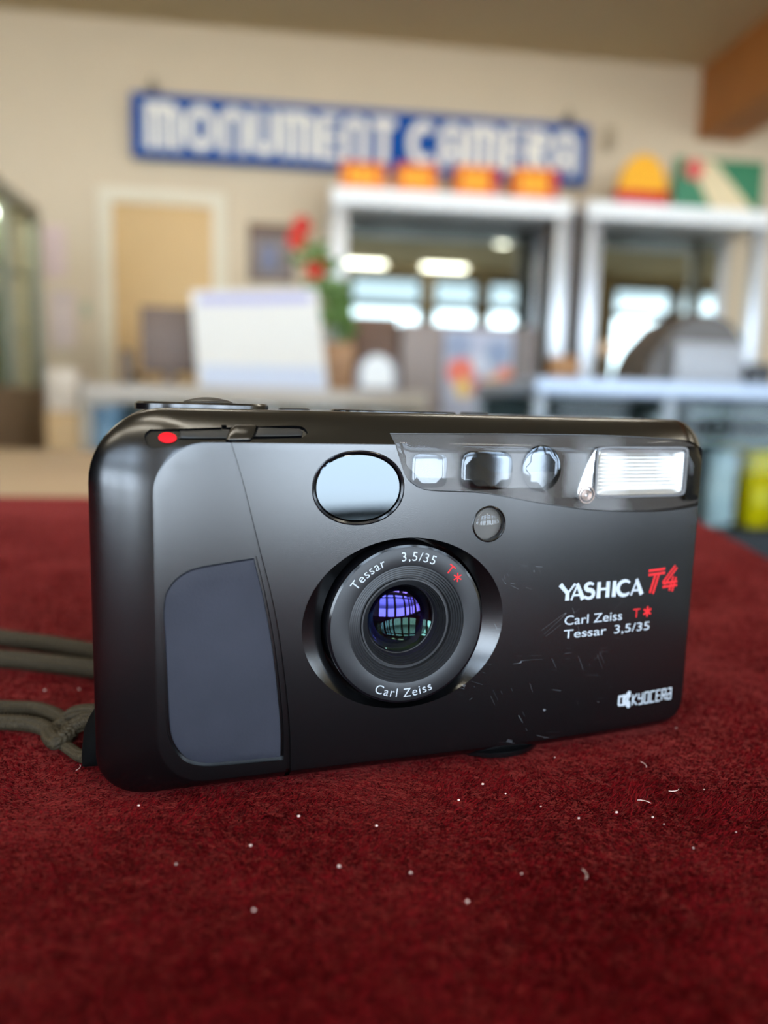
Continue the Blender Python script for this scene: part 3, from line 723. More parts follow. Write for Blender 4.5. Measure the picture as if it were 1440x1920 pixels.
# YASHICA in flared capitals
mb = MB(); bz0, hh = 31.5, 3.25
def Y(fn, x, kind):
    h = hh
    if kind == 'Y': st = [([(0, h), (1.9, 1.4)], [.95, .75]), ([(3.6, h), (1.9, 1.4)], [.5, .4]), ([(1.85, 1.6), (1.85, 0)], [.8, .95])]
    if kind == 'A': st = [([(.25, 0), (1.75, h)], [.45, .35]), ([(1.5, h), (3.2, 0)], [.75, 1.0]), ([(.8, .95), (2.5, .95)], .42)]
    if kind == 'S': st = [(arc(1.35, 2.45, 1.0, .68, 25, 255, 14) + arc(1.25, .95, 1.15, .82, 78, -155, 14), [.35] + [.5 + .35 * min(1, i / 8) for i in range(10)] + [.9] * 6 + [.85 - .03 * i for i in range(13)])]
    if kind == 'H': st = [([(.45, 0), (.45, h)], [.95, .85]), ([(2.75, 0), (2.75, h)], [.95, .85]), ([(.5, 1.75), (2.8, 1.75)], .5)]
    if kind == 'I': st = [([(.45, 0), (.45, h)], [.98, .88])]
    if kind == 'C': st = [(arc(2.0, h / 2, 1.75, h / 2 - .15, 42, 318, 22), [.45] + [.5 + .4 * math.sin(math.pi * i / 21) for i in range(21)] + [.4])]
    for p_, w_ in st: ribbon(mb, [(x + a_ * .93, bz0 + b_) for a_, b_ in p_], w_ if not isinstance(w_, list) or len(w_) == len(p_) else w_[:len(p_)] + [w_[-1]] * (len(p_) - len(w_)), fn)
for ch, x in zip('YASHICA', (24.1, 26.5, 29.6, 32.6, 36.3, 37.4, 40.7)): Y(on_front, x, ch)
flat_text(mb, 'Carl Zeiss', 25.4, 26.6, 2.65, 13.9); flat_text(mb, 'Tessar', 25.5, 23.9, 2.5, 10.0); flat_text(mb, '3,5/35', 37.2, 23.9, 2.5, 9.4)
# KYOCERA with its emblem
kz, kh = 8.05, 2.35; lx = 43.3; sl = .12
def kst(p_, w_=.3): ribbon(mb, [(lx + a_, kz + b_) for a_, b_ in p_], w_, on_front)
kst([(.1, 0), (.1, kh)]); kst([(1.15, kh), (.15, 1.15), (1.25, 0)]); lx += 1.62
kst([(.05, kh), (.05, 1.2), (1.05, 1.2)]); kst([(1.05, kh), (1.05, 0), (.1, 0)]); lx += 1.58
kst([(.05, 0), (.05, kh), (1.1, kh), (1.1, 0), (.0, 0)]); lx += 1.62
kst([(1.15, kh), (.05, kh), (.05, 0), (1.15, 0)]); lx += 1.55
kst([(1.1, kh), (.05, kh), (.05, 0), (1.1, 0)]); kst([(.05, 1.2), (1.0, 1.2)]); lx += 1.5
kst([(.05, 0), (.05, kh), (1.05, kh), (1.05, 1.15), (.1, 1.15)]); kst([(.55, 1.15), (1.1, 0)]); lx += 1.5
kst([(.1, kh), (1.05, kh), (1.05, 0), (.05, 0), (.05, 1.2), (1.0, 1.2)])
for p_, w_ in (([(39.9, 8.5), (39.9, 10.4), (41.2, 10.4)], .45), ([(39.9, 8.5), (41.2, 8.5)], .45), ([(40.9, 9.5), (42.5, 11.1)], .75), ([(40.9, 9.5), (42.6, 7.8)], .75), ([(41.1, 8.2), (41.1, 10.7)], .5), ([(42.5, 11.2), (42.55, 10.2), (41.9, 9.45), (42.55, 8.7), (42.6, 7.7)], .5)):
    ribbon(mb, p_, w_, on_front)
o = obj('front_lettering', mb, white_ink, CAM, 0); o['label'] = 'silver white lettering on the front'
# red T4 in doubled slanted strokes and the red star mark
mb = MB()
def dbl(p_, w_=.42, g=.36):
    pts = [Vector(q) for q in p_]
    for s_ in (-1, 1):
        off = []
        for i, q in enumerate(pts):
            t1 = (pts[min(i + 1, len(pts) - 1)] - pts[max(i - 1, 0)]).normalized(); off.append(tuple(q + Vector((-t1.y, t1.x)) * s_ * g))
        ribbon(mb, off, w_, on_front)
dbl([(45.1, 35.8), (49.4, 36.0)], .5, .42); dbl([(47.4, 35.5), (46.2, 31.5)], .5, .42)
dbl([(52.3, 36.7), (49.2, 33.3)], .42, .36); dbl([(49.0, 33.0), (52.9, 33.15)], .46, .4); dbl([(52.1, 34.6), (51.3, 31.6)], .46, .4)
flat_text(mb, 'T', 41.8, 26.75, 2.7, 1.9); star(mb, 45.5, 27.75, 1.1, .42, on_front)
o = obj('front_red_lettering', mb, red_ink, CAM, 0); o['label'] = 'red lettering on the front'

# ------------------------------------------------------------------ wrist strap
cordm = mat('braided_black_cord', lin(56, 47, 32), .65, spec=.25, vary=(1500, .3)); cordm2 = cordm
def cord_mesh(pts, rad, seg=10, n=36):
    p = [Vector(q) for q in pts]; dense = []
    for i in range(len(p) - 1):
        p0, p1, p2, p3 = p[max(i - 1, 0)], p[i], p[i + 1], p[min(i + 2, len(p) - 1)]
        L_ = (p2 - p1).length; k_ = max(4, int(L_ / .00012))
        for q in range(k_):
            t = q / k_; dense.append(.5 * ((2 * p1) + (p2 - p0) * t + (2 * p0 - 5 * p1 + 4 * p2 - p3) * t * t + (3 * p1 - p0 - 3 * p2 + p3) * t ** 3))
    dense.append(p[-1]); cum = [0]
    for i in range(1, len(dense)): cum.append(cum[-1] + (dense[i] - dense[i - 1]).length)
    pitch = rad * .56
    def rf(i, u):
        c = u * 8; k_ = int(c); fr_ = c - k_; d_ = fr_ if k_ % 2 == 0 else 1 - fr_
        ph = cum[i] / pitch + d_ * .8
        return 1 + .27 * abs(math.sin(math.pi * ph)) ** .7 * (1 - .5 * abs(2 * fr_ - 1) ** 4) - .19
    return MB().tube(dense, rad, 40, True, rf)
st = thing('wrist_strap', 'braided dark cord wrist strap knotted to the left end of the compact camera', 'strap', on_z(60, 1360, TABLE))
inv = st.location.copy()
def cord(name, spec, rad, parent=st):
    pts = [on_z(px, py, TABLE + z * S) - inv for px, py, z in spec]
    return obj(name, cord_mesh(pts, rad), cordm, parent, 50)
HW = lambda x, y, z: CAM.matrix_basis @ Vector(P3(x, y, z)) - inv
cord('cord', [(-60, 1186, 2.3), (20, 1198, 2.3), (90, 1207, 2.3), (180, 1222, 2.3), (260, 1228, 2.3)], .0022)
cord('cord', [(-60, 1232, 2.2), (20, 1236, 2.2), (90, 1243, 2.2), (180, 1254, 2.2), (260, 1262, 2.2)], .0022)
cord('cord', [(-60, 1324, 1.6), (20, 1327, 1.6), (70, 1330, 1.8), (112, 1346, 2.0), (132, 1372, 2.0), (118, 1386, 1.4)], .00152)
cord('cord', [(-60, 1354, 1.5), (20, 1354, 1.5), (70, 1360, 1.6), (100, 1376, 1.6), (112, 1388, 1.5)], .00152)
kp = [on_z(px, py, TABLE + z * S) - inv for px, py, z in [(92, 1376, 1.6), (104, 1390, 2.2), (124, 1378, 3.0), (140, 1362, 4.0), (160, 1352, 5.5), (180, 1346, 7.0), (200, 1345, 7.5)]]
obj('knot', cord_mesh(kp, .00155), cordm, st, 50)
kp = [on_z(px, py, TABLE + z * S) - inv for px, py, z in [(104, 1366, 1.5), (118, 1356, 2.5), (135, 1340, 4.2), (155, 1334, 6.0), (178, 1334, 7.5), (200, 1338, 8.0)]]
obj('cord_loop', cord_mesh(kp, .0014), cordm, st, 50)
kp = [on_z(px, py, TABLE + z * S) - inv for px, py, z in [(108, 1388, 1.3), (122, 1398, 1.3), (136, 1408, 1.5), (155, 1418, 2.2), (185, 1415, 3.5)]]
obj('cord_loop', cord_mesh(kp, .0011), cordm, st, 50)
#BACKGROUND
# ------------------------------------------------------------------ sign on the back wall
def frame_at(px, py, Y): return at(px, py, Y)
sy = WALLY - .09
a = at(245, 228, sy); b_ = at(1106, 262, sy)
zt_ = at(245, 170, sy).z; zb_ = at(245, 291, sy).z
sw_ = b_.x - a.x; sh_ = zt_ - zb_
sg = thing('shop_sign', 'long blue sign board with large white capital letters high on the back wall', 'sign', ((a.x + b_.x) / 2, sy, zb_))
blue_p = mat('blue_sign_paint', lin(14, 76, 148), .6, spec=.1, vary=(3, .06))
mb = MB(); mb.box(-sw_ / 2, sw_ / 2, 0, .07, 0, sh_, .008); obj('sign_board', mb, blue_p, sg)
lt = MB(); X0 = -sw_ / 2 + .075; LH = sh_ * .74; LB = sh_ * .12
def sst(p_, w_):
    def rr2(u, v): return (CX + u, -.004, LB + v)
    ribbon(lt, p_, w_, rr2)
def L3(ch, w):
    h = LH; t_ = .052; e = t_ / 2; r_c = w / 2 - e
    A = lambda cx, cy, rx, ry, a0, a1: arc(cx, cy, rx, ry, a0, a1, 16)
    dome = [(e, 0), (e, h - w / 2 - .002)] + A(w / 2, h - w / 2, r_c, r_c, 180, 0) + [(w - e, h - w / 2 - .002), (w - e, 0)]
    if ch == 'M':
        sst([(e, 0), (e, h)], t_); sst([(w / 2, 0), (w / 2, h)], t_); sst([(w - e, 0), (w - e, h - .03)], t_); sst([(e, h - e), (w - e * 1.6, h - e)], t_); sst([(w - .07, h - e), (w - e, h - .05)], t_ * .9)
    if ch == 'O': sst(A(w / 2, h / 2, r_c, h / 2 - e, 0, 360) , t_)
    if ch == 'N': sst(dome, t_)
    if ch == 'U': sst([(u, h - v) for u, v in dome], t_)
    if ch == 'E': sst([(e, 0), (e, h)], t_); [sst([(0, z), (w, z)], t_ * .8) for z in (e * .8, h / 2, h - e * .8)]
    if ch == 'T': sst([(0, h - e), (w, h - e)], t_); sst([(w / 2, 0), (w / 2, h)], t_)
    if ch == 'C': sst(A(w / 2 + .01, h / 2, r_c, h / 2 - e, 42, 318), t_)
    if ch == 'A': sst(dome, t_); sst([(0, h * .36), (w, h * .36)], t_ * .8)
    if ch == 'R': sst([(e, 0), (e, h)], t_); q_ = h * .25; sst([(e, h - e)] + A(w - q_ - .002, h - q_, q_ - e, q_ - e, 90, -90) + [(e, h - 2 * q_ + e)], t_ * .95); sst([(w * .4, h - 2 * q_ + e), (w - e, 0)], t_)
ws = [('M', .20), ('O', .175), ('N', .155), ('U', .15), ('M', .2), ('E', .115), ('N', .15), ('T', .14), (' ', .03), ('C', .18), ('A', .15), ('M', .2), ('E', .115), ('R', .15), ('A', .15)]
gap = (sw_ - .15 - sum(w for _, w in ws)) / (len(ws) - 1); CX = X0
for ch, w in ws:
    if ch != ' ': L3(ch, w)
    CX += w + gap
obj('sign_lettering', lt, mat('white_sign_paint', lin(240, 232, 216), .6), sg, 0)
for px in (284, 1074):
    q = at(px, 160, sy); mb = MB(); x = q.x - sg.location.x
    mb.box(x - .03, x + .03, .02, .05, sh_, sh_ + .05, .004); mb.cyl((x, .035, sh_ + .02), (x, .035, sh_ + .09), .008)
    obj('hanger', mb, mat('dark_bracket', lin(110, 95, 80), .5), sg)

# ------------------------------------------------------------------ mirrored display cabinets
mirror = mat('cabinet_mirror', (.32, .35, .32, 1), .015, 1.0)
dark_w = mat('dark_brown_laminate', lin(70, 50, 38), .5, vary=(5, .1))
case_fill = mat('case_fill_glow', (1, 1, 1, 1), emit=((1, .97, .9, 1), 15.0))  # glow for the strips added inside the glass case
CY0, CY1 = 4.05, 4.44
def cabinet(px0, px1, pt, label):
    pl, pr = at(px0, pt, CY0), at(px1, pt, CY0); z1 = (pl.z + pr.z) / 2; w = pr.x - pl.x
    t = thing('display_cabinet', label, 'cabinet', ((pl.x + pr.x) / 2, CY0, 0)); h = w / 2; D = CY1 - CY0; zm = 1.02
    mb = MB(); mb.box(-h, h, .02, D, .02, zm - .06, .01); obj('base', mb, dark_w, t)
    mb = MB(); mb.box(-h, h, 0, D, z1 - .085, z1, .006); obj('top_panel', mb, M['white'], t)
    for x in (-h, h - .085):
        mb = MB(); mb.box(x, x + .085, 0, .05, zm - .06, z1 - .085, .005); mb.box(x, x + .05, D - .05, D, zm - .06, z1 - .085, .005); obj('post', mb, alu, t)
    mb = MB(); mb.box(-h + .05, h - .05, D - .03, D - .015, zm - .06, z1 - .085); obj('mirror_back', mb, mirror, t, 0)
    mb = MB(); mb.box(-h, h, 0, D, zm - .06, zm - .03, .004); obj('shelf', mb, dark_w, t)
    return t, z1, h
c1, z1, h1 = cabinet(622, 1076, 362, 'mirror backed display cabinet with orange film boxes on its top')
c2, z2, h2 = cabinet(1104, 1450, 386, 'mirror backed display cabinet by the right wall with a green poster on top')
mb = MB(); gx = (c2.location.x - h2) - (c1.location.x + h1); mb.box(h1 + .003, h1 + gx - .003, .06, .36, 0, z1 - .03, .004); obj('gap_darkener', mb, mat('gap_dark', lin(58, 42, 32), .6, vary=(6, .1)), c1)  # dark board put in to darken the gap between the cabinets
orange = mat('orange_card', lin(236, 128, 24), .6, vary=(14, .08)); yell = mat('yellow_card', lin(250, 190, 20), .6); redc = mat('red_card', lin(196, 30, 22), .6)
for i, (x0, x1, y0, nm) in enumerate([(640, 724, 300, 'first orange film box from the left on the cabinet top'), (746, 822, 303, 'second orange film box from the left on the cabinet top'), (857, 936, 308, 'third orange film box from the left, with a red end'), (966, 1048, 312, 'rightmost orange film box on the cabinet top, with a red end')]):
    q0, q1 = at(x0, y0, CY0 + .05), at(x1, y0, CY0 + .05); w = (q1.x - q0.x) / 2; h = q0.z - z1
    t = thing('film_box', nm, 'box', ((q0.x + q1.x) / 2, CY0 + .05, z1), 0, 'film boxes on the cabinet')
    mb = MB(); mb.box(-w, w, 0, .16, 0, h, .004); obj('carton', mb, orange, t)
    mb = MB()
    for k_ in range(3): mb.box(-w * .6 + k_ * w * .4, -w * .35 + k_ * w * .4, -.003, .001, h * .3, h * .72)
    obj('label_panel', mb, yell, t, 0)
    mb = MB(); mb.box(w * .62 if i > 1 else -w, w, -.002, .002, h * (.12 if i > 1 else .86), h * .97); obj('red_band', mb, redc, t, 0)
# round topped yellow and red sign
q0, q1 = at(1160, 362, CY0 + .06), at(1250, 362, CY0 + .06); w = (q1.x - q0.x) / 2; h = at(1205, 288, CY0 + .06).z - z2
t = thing('counter_sign', 'round topped yellow and red sign standing on the right cabinet', 'sign', ((q0.x + q1.x) / 2, CY0 + .06, z2))
mb = MB(); hb = h * .30; poly = [(-w, hb)] + [(w, hb)] + [(w * math.cos(R(a)), hb + (h - hb) * math.sin(R(a))) for a in range(8, 173, 8)]
mb.prism(poly, 0, .05, lambda u, v, d_: (u, d_, v)); obj('yellow_dome', mb, mat('amber_plastic', lin(248, 176, 14), .4), t)
mb = MB(); mb.box(-w * 1.04, w * 1.04, -.01, .06, 0, hb, .004); obj('red_base', mb, mat('red_plastic', lin(200, 14, 20), .4), t)
# green poster with a cream diagonal and a red spot
q0, q1 = at(1264, 370, CY0 + .1), at(1428, 370, CY0 + .1); w = (q1.x - q0.x); h = at(1340, 298, CY0 + .1).z - z2
t = thing('poster_board', 'green board with a cream diagonal and red spot on the right cabinet', 'poster', (q0.x, CY0 + .1, z2))
mb = MB(); mb.box(0, w, 0, .03, 0, h, .003); obj('board', mb, mat('green_print', lin(52, 122, 84), .6, vary=(8, .08)), t)
mb = MB(); mb.add([(w * .1, -.002, h), (w * .42, -.002, h * .95), (w * .95, -.002, .01), (w * .45, -.002, .01)], [(0, 1, 2, 3)]); obj('cream_stripe', mb, mat('cream_print', lin(226, 204, 160), .6), t, 0)
mb = MB(); mb.add([(w * .2 + w * .11 * math.cos(i * .3142), -.004, h * .78 + w * .11 * math.sin(i * .3142)) for i in range(20)], [tuple(range(20))]); obj('red_spot', mb, mat('salmon_print', lin(214, 92, 82), .6), t, 0)

# small things on the wall
def wallbox(name, px0, py0, px1, py1, d_, m, label, cat):
    p_, q = at(px0, py1, WALLY), at(px1, py0, WALLY)
    t = MB(); t.box(p_.x, q.x, WALLY - d_, WALLY - .002, p_.z, q.z, .004); return tag(obj(name, t, m), label, cat)
wallbox('wall_box', 1130, 244, 1150, 285, .05, mat('tan_plastic', lin(178, 158, 128), .5), 'small tan box on the back wall right of the blue sign', 'wall box')
t = wallbox('light_switch', 155, 566, 170, 594, .02, mat('grey_green_plastic', lin(178, 178, 150), .5), 'small light switch plate on the wall left of the tan door', 'light switch')
pq = [(84, 425, 122, 520, lin(214, 186, 176), 'upper pinkish paper notice on the wall left of the door'), (96, 545, 140, 650, lin(212, 190, 178), 'lower pinkish paper notice on the wall left of the door')]
for x0, y0, x1, y1, c_, lb in pq: wallbox('notice', x0, y0, x1, y1, .006, mat('pale_pink_paper', c_, .8, vary=(9, .08)), lb, 'notice')
# dark picture collage
p_, q = at(466, 528, WALLY), at(552, 424, WALLY)
t = thing('picture', 'dark framed picture collage on the wall right of the tan door', 'picture', (p_.x, WALLY - .03, p_.z)); w, h = q.x - p_.x, q.z - p_.z
mb = MB(); mb.box(0, w, 0, .028, 0, h, .004); obj('frame', mb, mat('brown_frame', lin(112, 84, 66), .5), t)
mb = MB(); mb.box(w * .08, w * .92, -.003, .001, h * .06, h * .8); obj('print', mb, mat('collage_print', lin(126, 112, 106), .6, vary=(14, .5)), t, 0)
mb = MB(); mb.box(w * .3, w * .6, -.005, .001, h * .2, h * .62); obj('blue_photo', mb, mat('blue_grey_print', lin(116, 118, 140), .6, vary=(20, .3)), t, 0)

# ------------------------------------------------------------------ far glass counter on the left
CT = at(400, 724, 3.0).z; YC = 3.0
qa, qb = at(150, 740, YC), at(802, 740, YC)
post_m = mat('warm_grey_post', lin(150, 142, 128), .5, spec=.3, vary=(6, .04))
def showcase(name, x0, x1, y0, y1, zt, label, top_m, slab=.045, shelf=.55):
    t = thing(name, label, 'counter', ((x0 + x1) / 2, y0, 0)); h = (x1 - x0) / 2; D = y1 - y0
    mb = MB(); mb.box(-h, h, 0, D, zt - slab, zt, .005); obj('countertop', mb, top_m, t)
    mb = MB(); mb.box(-h + .01, h - .01, .02, D - .02, .0, .22, .004); obj('base', mb, mat('grey_plinth', lin(120, 116, 112), .5), t)
    for x in (-h, h - .04):
        for y in (0, D - .04):
            mb = MB(); mb.box(x, x + .04, y, y + .04, .22, zt - slab, .003); obj('post', mb, post_m, t)
    mb = MB(); mb.box(-h + .04, h - .04, .012, .018, .22, zt - slab); obj('front_glass', mb, glass_mat('counter_glass', (.92, .95, .94, 1), .12), t, 0)
    mb = MB(); mb.box(-h + .02, h - .02, .03, D - .03, shelf - .008, shelf, 0); obj('shelf', mb, mat('glass_shelf', lin(150, 164, 160), .2, spec=.5), t, 0)
    mb = MB(); mb.box(-h + .02, h - .02, D - .035, D - .02, .22, zt - slab); obj('back_panel', mb, mat('counter_back', lin(140, 146, 142), .5, vary=(2, .1)), t, 0)
    return t
slabm = mat('pale_laminate', lin(170, 158, 142), .3, spec=.5, vary=(3, .03))
lc = showcase('counter', qa.x, qb.x, YC, YC + .55, CT, 'pale glass fronted counter before the back wall, under the white notice stand', slabm, .07)
# blue carton in it
q0 = at(162, 800, YC + .1); q1 = at(222, 800, YC + .1); zt2 = at(180, 760, YC + .1).z
mb = MB(); mb.box(q0.x, q1.x, YC + .1, YC + .35, .553, zt2, .004); tag(obj('blue_carton', mb, mat('blue_card', lin(96, 134, 164), .6, vary=(8, .1))), 'blue carton inside the far left glass counter', 'box')
# white notice stand leaning back, with a mauve heading band
yS = YC + .12
A_, B_, C_, D_ = at(372, 742, yS), at(616, 742, yS), at(594, 540, yS + .1), at(357, 545, yS + .1)
A_.z = B_.z = CT + .002
t = thing('notice_stand', 'white sheet in a slanted stand on the far left counter', 'sign', (A_ + B_) / 2); o0 = t.location.copy()
pp = [v - o0 for v in (A_, B_, C_, D_)]; th = Vector((0, .012, 0))
mb = MB(); mb.add(pp + [v + th for v in pp], [(0, 1, 2, 3), (7, 6, 5, 4), (0, 4, 5, 1), (1, 5, 6, 2), (2, 6, 7, 3), (3, 7, 4, 0)]); obj('sheet', mb, mat('white_paper', lin(214, 211, 204), .7, spec=.1), t, 0)
lerp = lambda u, v: (pp[0].lerp(pp[1], u)).lerp(pp[3].lerp(pp[2], u), v) + Vector((0, -.003, 0))
mb = MB(); mb.add([lerp(.06, .85), lerp(.94, .85), lerp(.94, .95), lerp(.06, .95)], [(0, 1, 2, 3)]); obj('heading_band', mb, mat('mauve_print', lin(168, 166, 200), .6), t, 0)
mb = MB(); mb.add([lerp(.03, .0), lerp(.98, .0), lerp(.97, .22), lerp(.04, .22)], [(0, 1, 2, 3)]); obj('lower_band', mb, mat('pale_blue_print', lin(186, 194, 210), .6), t, 0)
mb = MB(); f0, f1 = lerp(.2, 0), lerp(.8, 0)
mb.add([f0, f1, f1 + Vector((0, .16, 0)), f0 + Vector((0, .16, 0)), lerp(.2, .6) + th, lerp(.8, .6) + th], [(0, 1, 2, 3), (2, 5, 4, 3)]); obj('stand_foot', mb, M['white'], t, 0)
# dark brown upright panel behind it
def stand_box(name, px0, py0, px1, Y, dep, zbase, m, label, cat, bev=.006):
    p_, q = at(px0, py0, Y), at(px1, py0, Y); z = (p_.z + q.z) / 2
    mb = MB(); mb.box(p_.x, q.x, Y, Y + dep, zbase, z, bev); return obj(name, mb, m), p_, q, z
def boxthing(name, px0, py0, px1, Y, dep, zbase, m, label, cat, bev=.006): 
    o, p_, q, z = stand_box(name, px0, py0, px1, Y, dep, zbase, m, label, cat, bev); tag(o, label, cat); return o, p_, q, z
brown_g = mat('grey_brown_case', lin(104, 84, 72), .5, vary=(4, .08))
o, p_, q, z = stand_box('monitor_back', 262, 575, 366, YC + .34, .05, CT + .06, brown_g, '', '')
t = thing('monitor', 'dark brown monitor seen from behind, left of the white notice stand', 'monitor', ((p_.x + q.x) / 2, YC + .36, CT)); o.name = 'screen_back'
o.parent = t; o.location = -Vector(t.location)
mb = MB(); mb.box(-.02, .02, .0, .03, .004, .1); mb.box(-.1, .1, -.05, .09, 0, .012, .004); obj('stand', mb, brown_g, t)
o, *_ = boxthing('desk_phone', 226, 655, 244, YC + .3, .06, CT, mat('dark_grey_plastic', lin(90, 78, 70), .5), 'narrow dark handset standing left of the brown monitor', 'telephone')
# round pale object beside the notice stand
p_, q = at(668, 745, YC + .2), at(744, 745, YC + .2); r = (q.x - p_.x) / 2
t = thing('desk_clock', 'small round topped white clock on the far left counter', 'clock', ((p_.x + q.x) / 2, YC + .2, CT)); zc = at(706, 664, YC + .2).z - CT
mb = MB(); poly = [(-r, 0), (r, 0)] + [(r * math.cos(R(a)), (zc - r) + r * math.sin(R(a))) for a in range(0, 181, 10)]
mb.prism(poly, 0, .06, lambda u, v, d_: (u, d_, v)); obj('case', mb, mat('blue_grey_case', lin(130, 130, 140), .4), t)
poly = [(u * .78, .02 + v * .84) for u, v in poly]
mb = MB(); mb.prism(poly, -.006, .002, lambda u, v, d_: (u, d_, v)); obj('dial', mb, mat('white_dial', lin(226, 228, 226), .5), t)
# potted plant with red flowers in a wooden planter
p_, q = at(608, 640, YC + .3), at(664, 640, YC + .3)
t = thing('potted_plant', 'green plant with red flowers in a wooden planter on the left counter', 'plant', ((p_.x + q.x) / 2, YC + .37, CT)); o0 = t.location.copy(); w = (q.x - p_.x) / 2
zp = at(636, 642, YC + .3).z - CT
mb = MB(); mb.box(-w, w, -.07, .07, 0, zp, .006); obj('planter', mb, mat('tan_planter_wood', lin(166, 124, 86), .6, vary=(12, .15)), t)
leafm = mat('leaf_green', lin(86, 116, 52), .6, vary=(30, .3)); stemm = mat('stem_green', lin(80, 104, 44), .6); redf = mat('red_petal', lin(204, 56, 46), .6, vary=(30, .2))
def leaf(mb, p, d, L_, w_):
    d = d.normalized(); sd = d.cross(Vector((0, 1, .2))).normalized(); n_ = sd.cross(d)
    a_ = [p, p + d * L_ * .35 + sd * w_ + n_ * w_ * .2, p + d * L_ * .75 + sd * w_ * .7, p + d * L_ - n_ * w_ * .4, p + d * L_ * .75 - sd * w_ * .7, p + d * L_ * .35 - sd * w_ + n_ * w_ * .2]
    mb.add(a_ + [v + n_ * .0015 for v in a_], [(0, 1, 2, 3), (0, 3, 4, 5), (6, 9, 8, 7), (6, 11, 10, 9)] + [(i, (i + 1) % 6, (i + 1) % 6 + 6, i + 6) for i in range(6)])
for tx, ty, fl in [(566, 425, 1), (590, 505, 1), (600, 470, 0), (620, 540, 0), (628, 575, 0), (615, 590, 0), (556, 450, 1)]:
    tip = at(tx, ty, YC + .37) - o0; s0 = Vector((random.uniform(-w, w) * .5, 0, zp - .01)); mid = s0.lerp(tip, .5) + Vector((.02, 0, .03))
    mb = MB(); pts = [s0.lerp(mid, k_ / 4).lerp(mid.lerp(tip, k_ / 4), k_ / 4) for k_ in range(5)]; mb.tube(pts, .005, 6); obj('stem', mb, stemm, t)
    mb = MB()
    for k_ in range(9):
        c_ = pts[1 + k_ % 4] if k_ < 6 else pts[3]; a_ = random.uniform(0, 6.28); leaf(mb, c_, Vector((math.cos(a_), math.sin(a_) * .4, random.uniform(-.1, .9))), random.uniform(.06, .11), .02)
    obj('foliage', mb, leafm, t, 30)
    if fl:
        mb = MB()
        for k_ in range(8): leaf(mb, tip, Vector((math.cos(k_ * .785), -.4, math.sin(k_ * .785))), .05, .02)
        mb.ball(tip + Vector((0, -.01, 0)), .016, .016, .016, 10, 8); obj('flower', mb, redf, t, 30)
# dark wood cabinet and the kiosk with a colourful front, behind the counter
KY = YC + .62
boxthing('wooden_cabinet', 664, 592, 748, KY, .25, 0, mat('walnut_laminate', lin(98, 68, 48), .5, vary=(6, .15)), 'tall dark walnut cabinet between the wooden planter and the grey brown kiosk', 'cabinet')
taupe = mat('taupe_case', lin(142, 128, 122), .5, vary=(3, .05))
p_, q = at(754, 608, KY), at(1010, 608, KY); zk = (p_.z + q.z) / 2; w = (q.x - p_.x) / 2
t = thing('photo_kiosk', 'grey brown kiosk with a colourful poster on its front, behind the counters', 'kiosk', ((p_.x + q.x) / 2, KY, 0))
mb = MB(); mb.box(-w, w, .02, .36, 0, zk, .01); obj('case', mb, taupe, t)
u0, u1 = at(834, 640, KY).x - t.location.x, at(962, 640, KY).x - t.location.x; zb2 = at(900, 770, KY).z
mb = MB(); mb.box(-w, u0 - .02, -.005, .03, 0, zk - .01, .006); obj('side_panel', mb, taupe, t)
mb = MB(); mb.box(u1 + .01, w, -.005, .03, 0, zk - .01, .006); obj('side_panel', mb, mat('dark_taupe_case', lin(116, 106, 102), .5, vary=(3, .05)), t)
def spots():
    m = mat('poster_print', lin(172, 174, 188), .6); n = m.node_tree.nodes; l = m.node_tree.links; p = n['Principled BSDF']
    t_ = n.new('ShaderNodeTexCoord'); prev = None
    base_c = lin(174, 176, 190)
    cur = n.new('ShaderNodeRGB'); cur.outputs[0].default_value = base_c; cur_o = cur.outputs[0]
    W_, H_ = u1 - u0, zk - zb2
    for (fx, fz_, r_, c_) in ((.25, .45, .24, lin(224, 110, 86)), (.3, .26, .17, lin(222, 186, 110)), (.72, .28, .19, lin(226, 176, 108)), (.9, .42, .16, lin(214, 130, 100)), (.5, .28, .13, lin(190, 110, 120)), (.78, .68, .22, lin(132, 146, 170)), (.2, .75, .22, lin(140, 150, 172)), (.52, .55, .14, lin(196, 200, 208))):
        d_ = n.new('ShaderNodeVectorMath'); d_.operation = 'DISTANCE'; d_.inputs[1].default_value = (u0 + fx * W_, -.008, zb2 + fz_ * H_); l.new(t_.outputs['Object'], d_.inputs[0])
        r2 = n.new('ShaderNodeMapRange'); r2.inputs[1].default_value = r_ * W_ * .7; r2.inputs[2].default_value = r_ * W_; r2.inputs[3].default_value = 1; r2.inputs[4].default_value = 0; l.new(d_.outputs['Value'], r2.inputs[0])
        mx = n.new('ShaderNodeMix'); mx.data_type = 'RGBA'; l.new(r2.outputs[0], mx.inputs[0]); l.new(cur_o, mx.inputs[6]); mx.inputs[7].default_value = c_; cur_o = mx.outputs[2]
    l.new(cur_o, p.inputs['Base Color']); return m
mb = MB(); mb.box(u0, u1, -.008, .03, zb2 - .2, zk - .03); obj('poster', mb, spots(), t, 0)

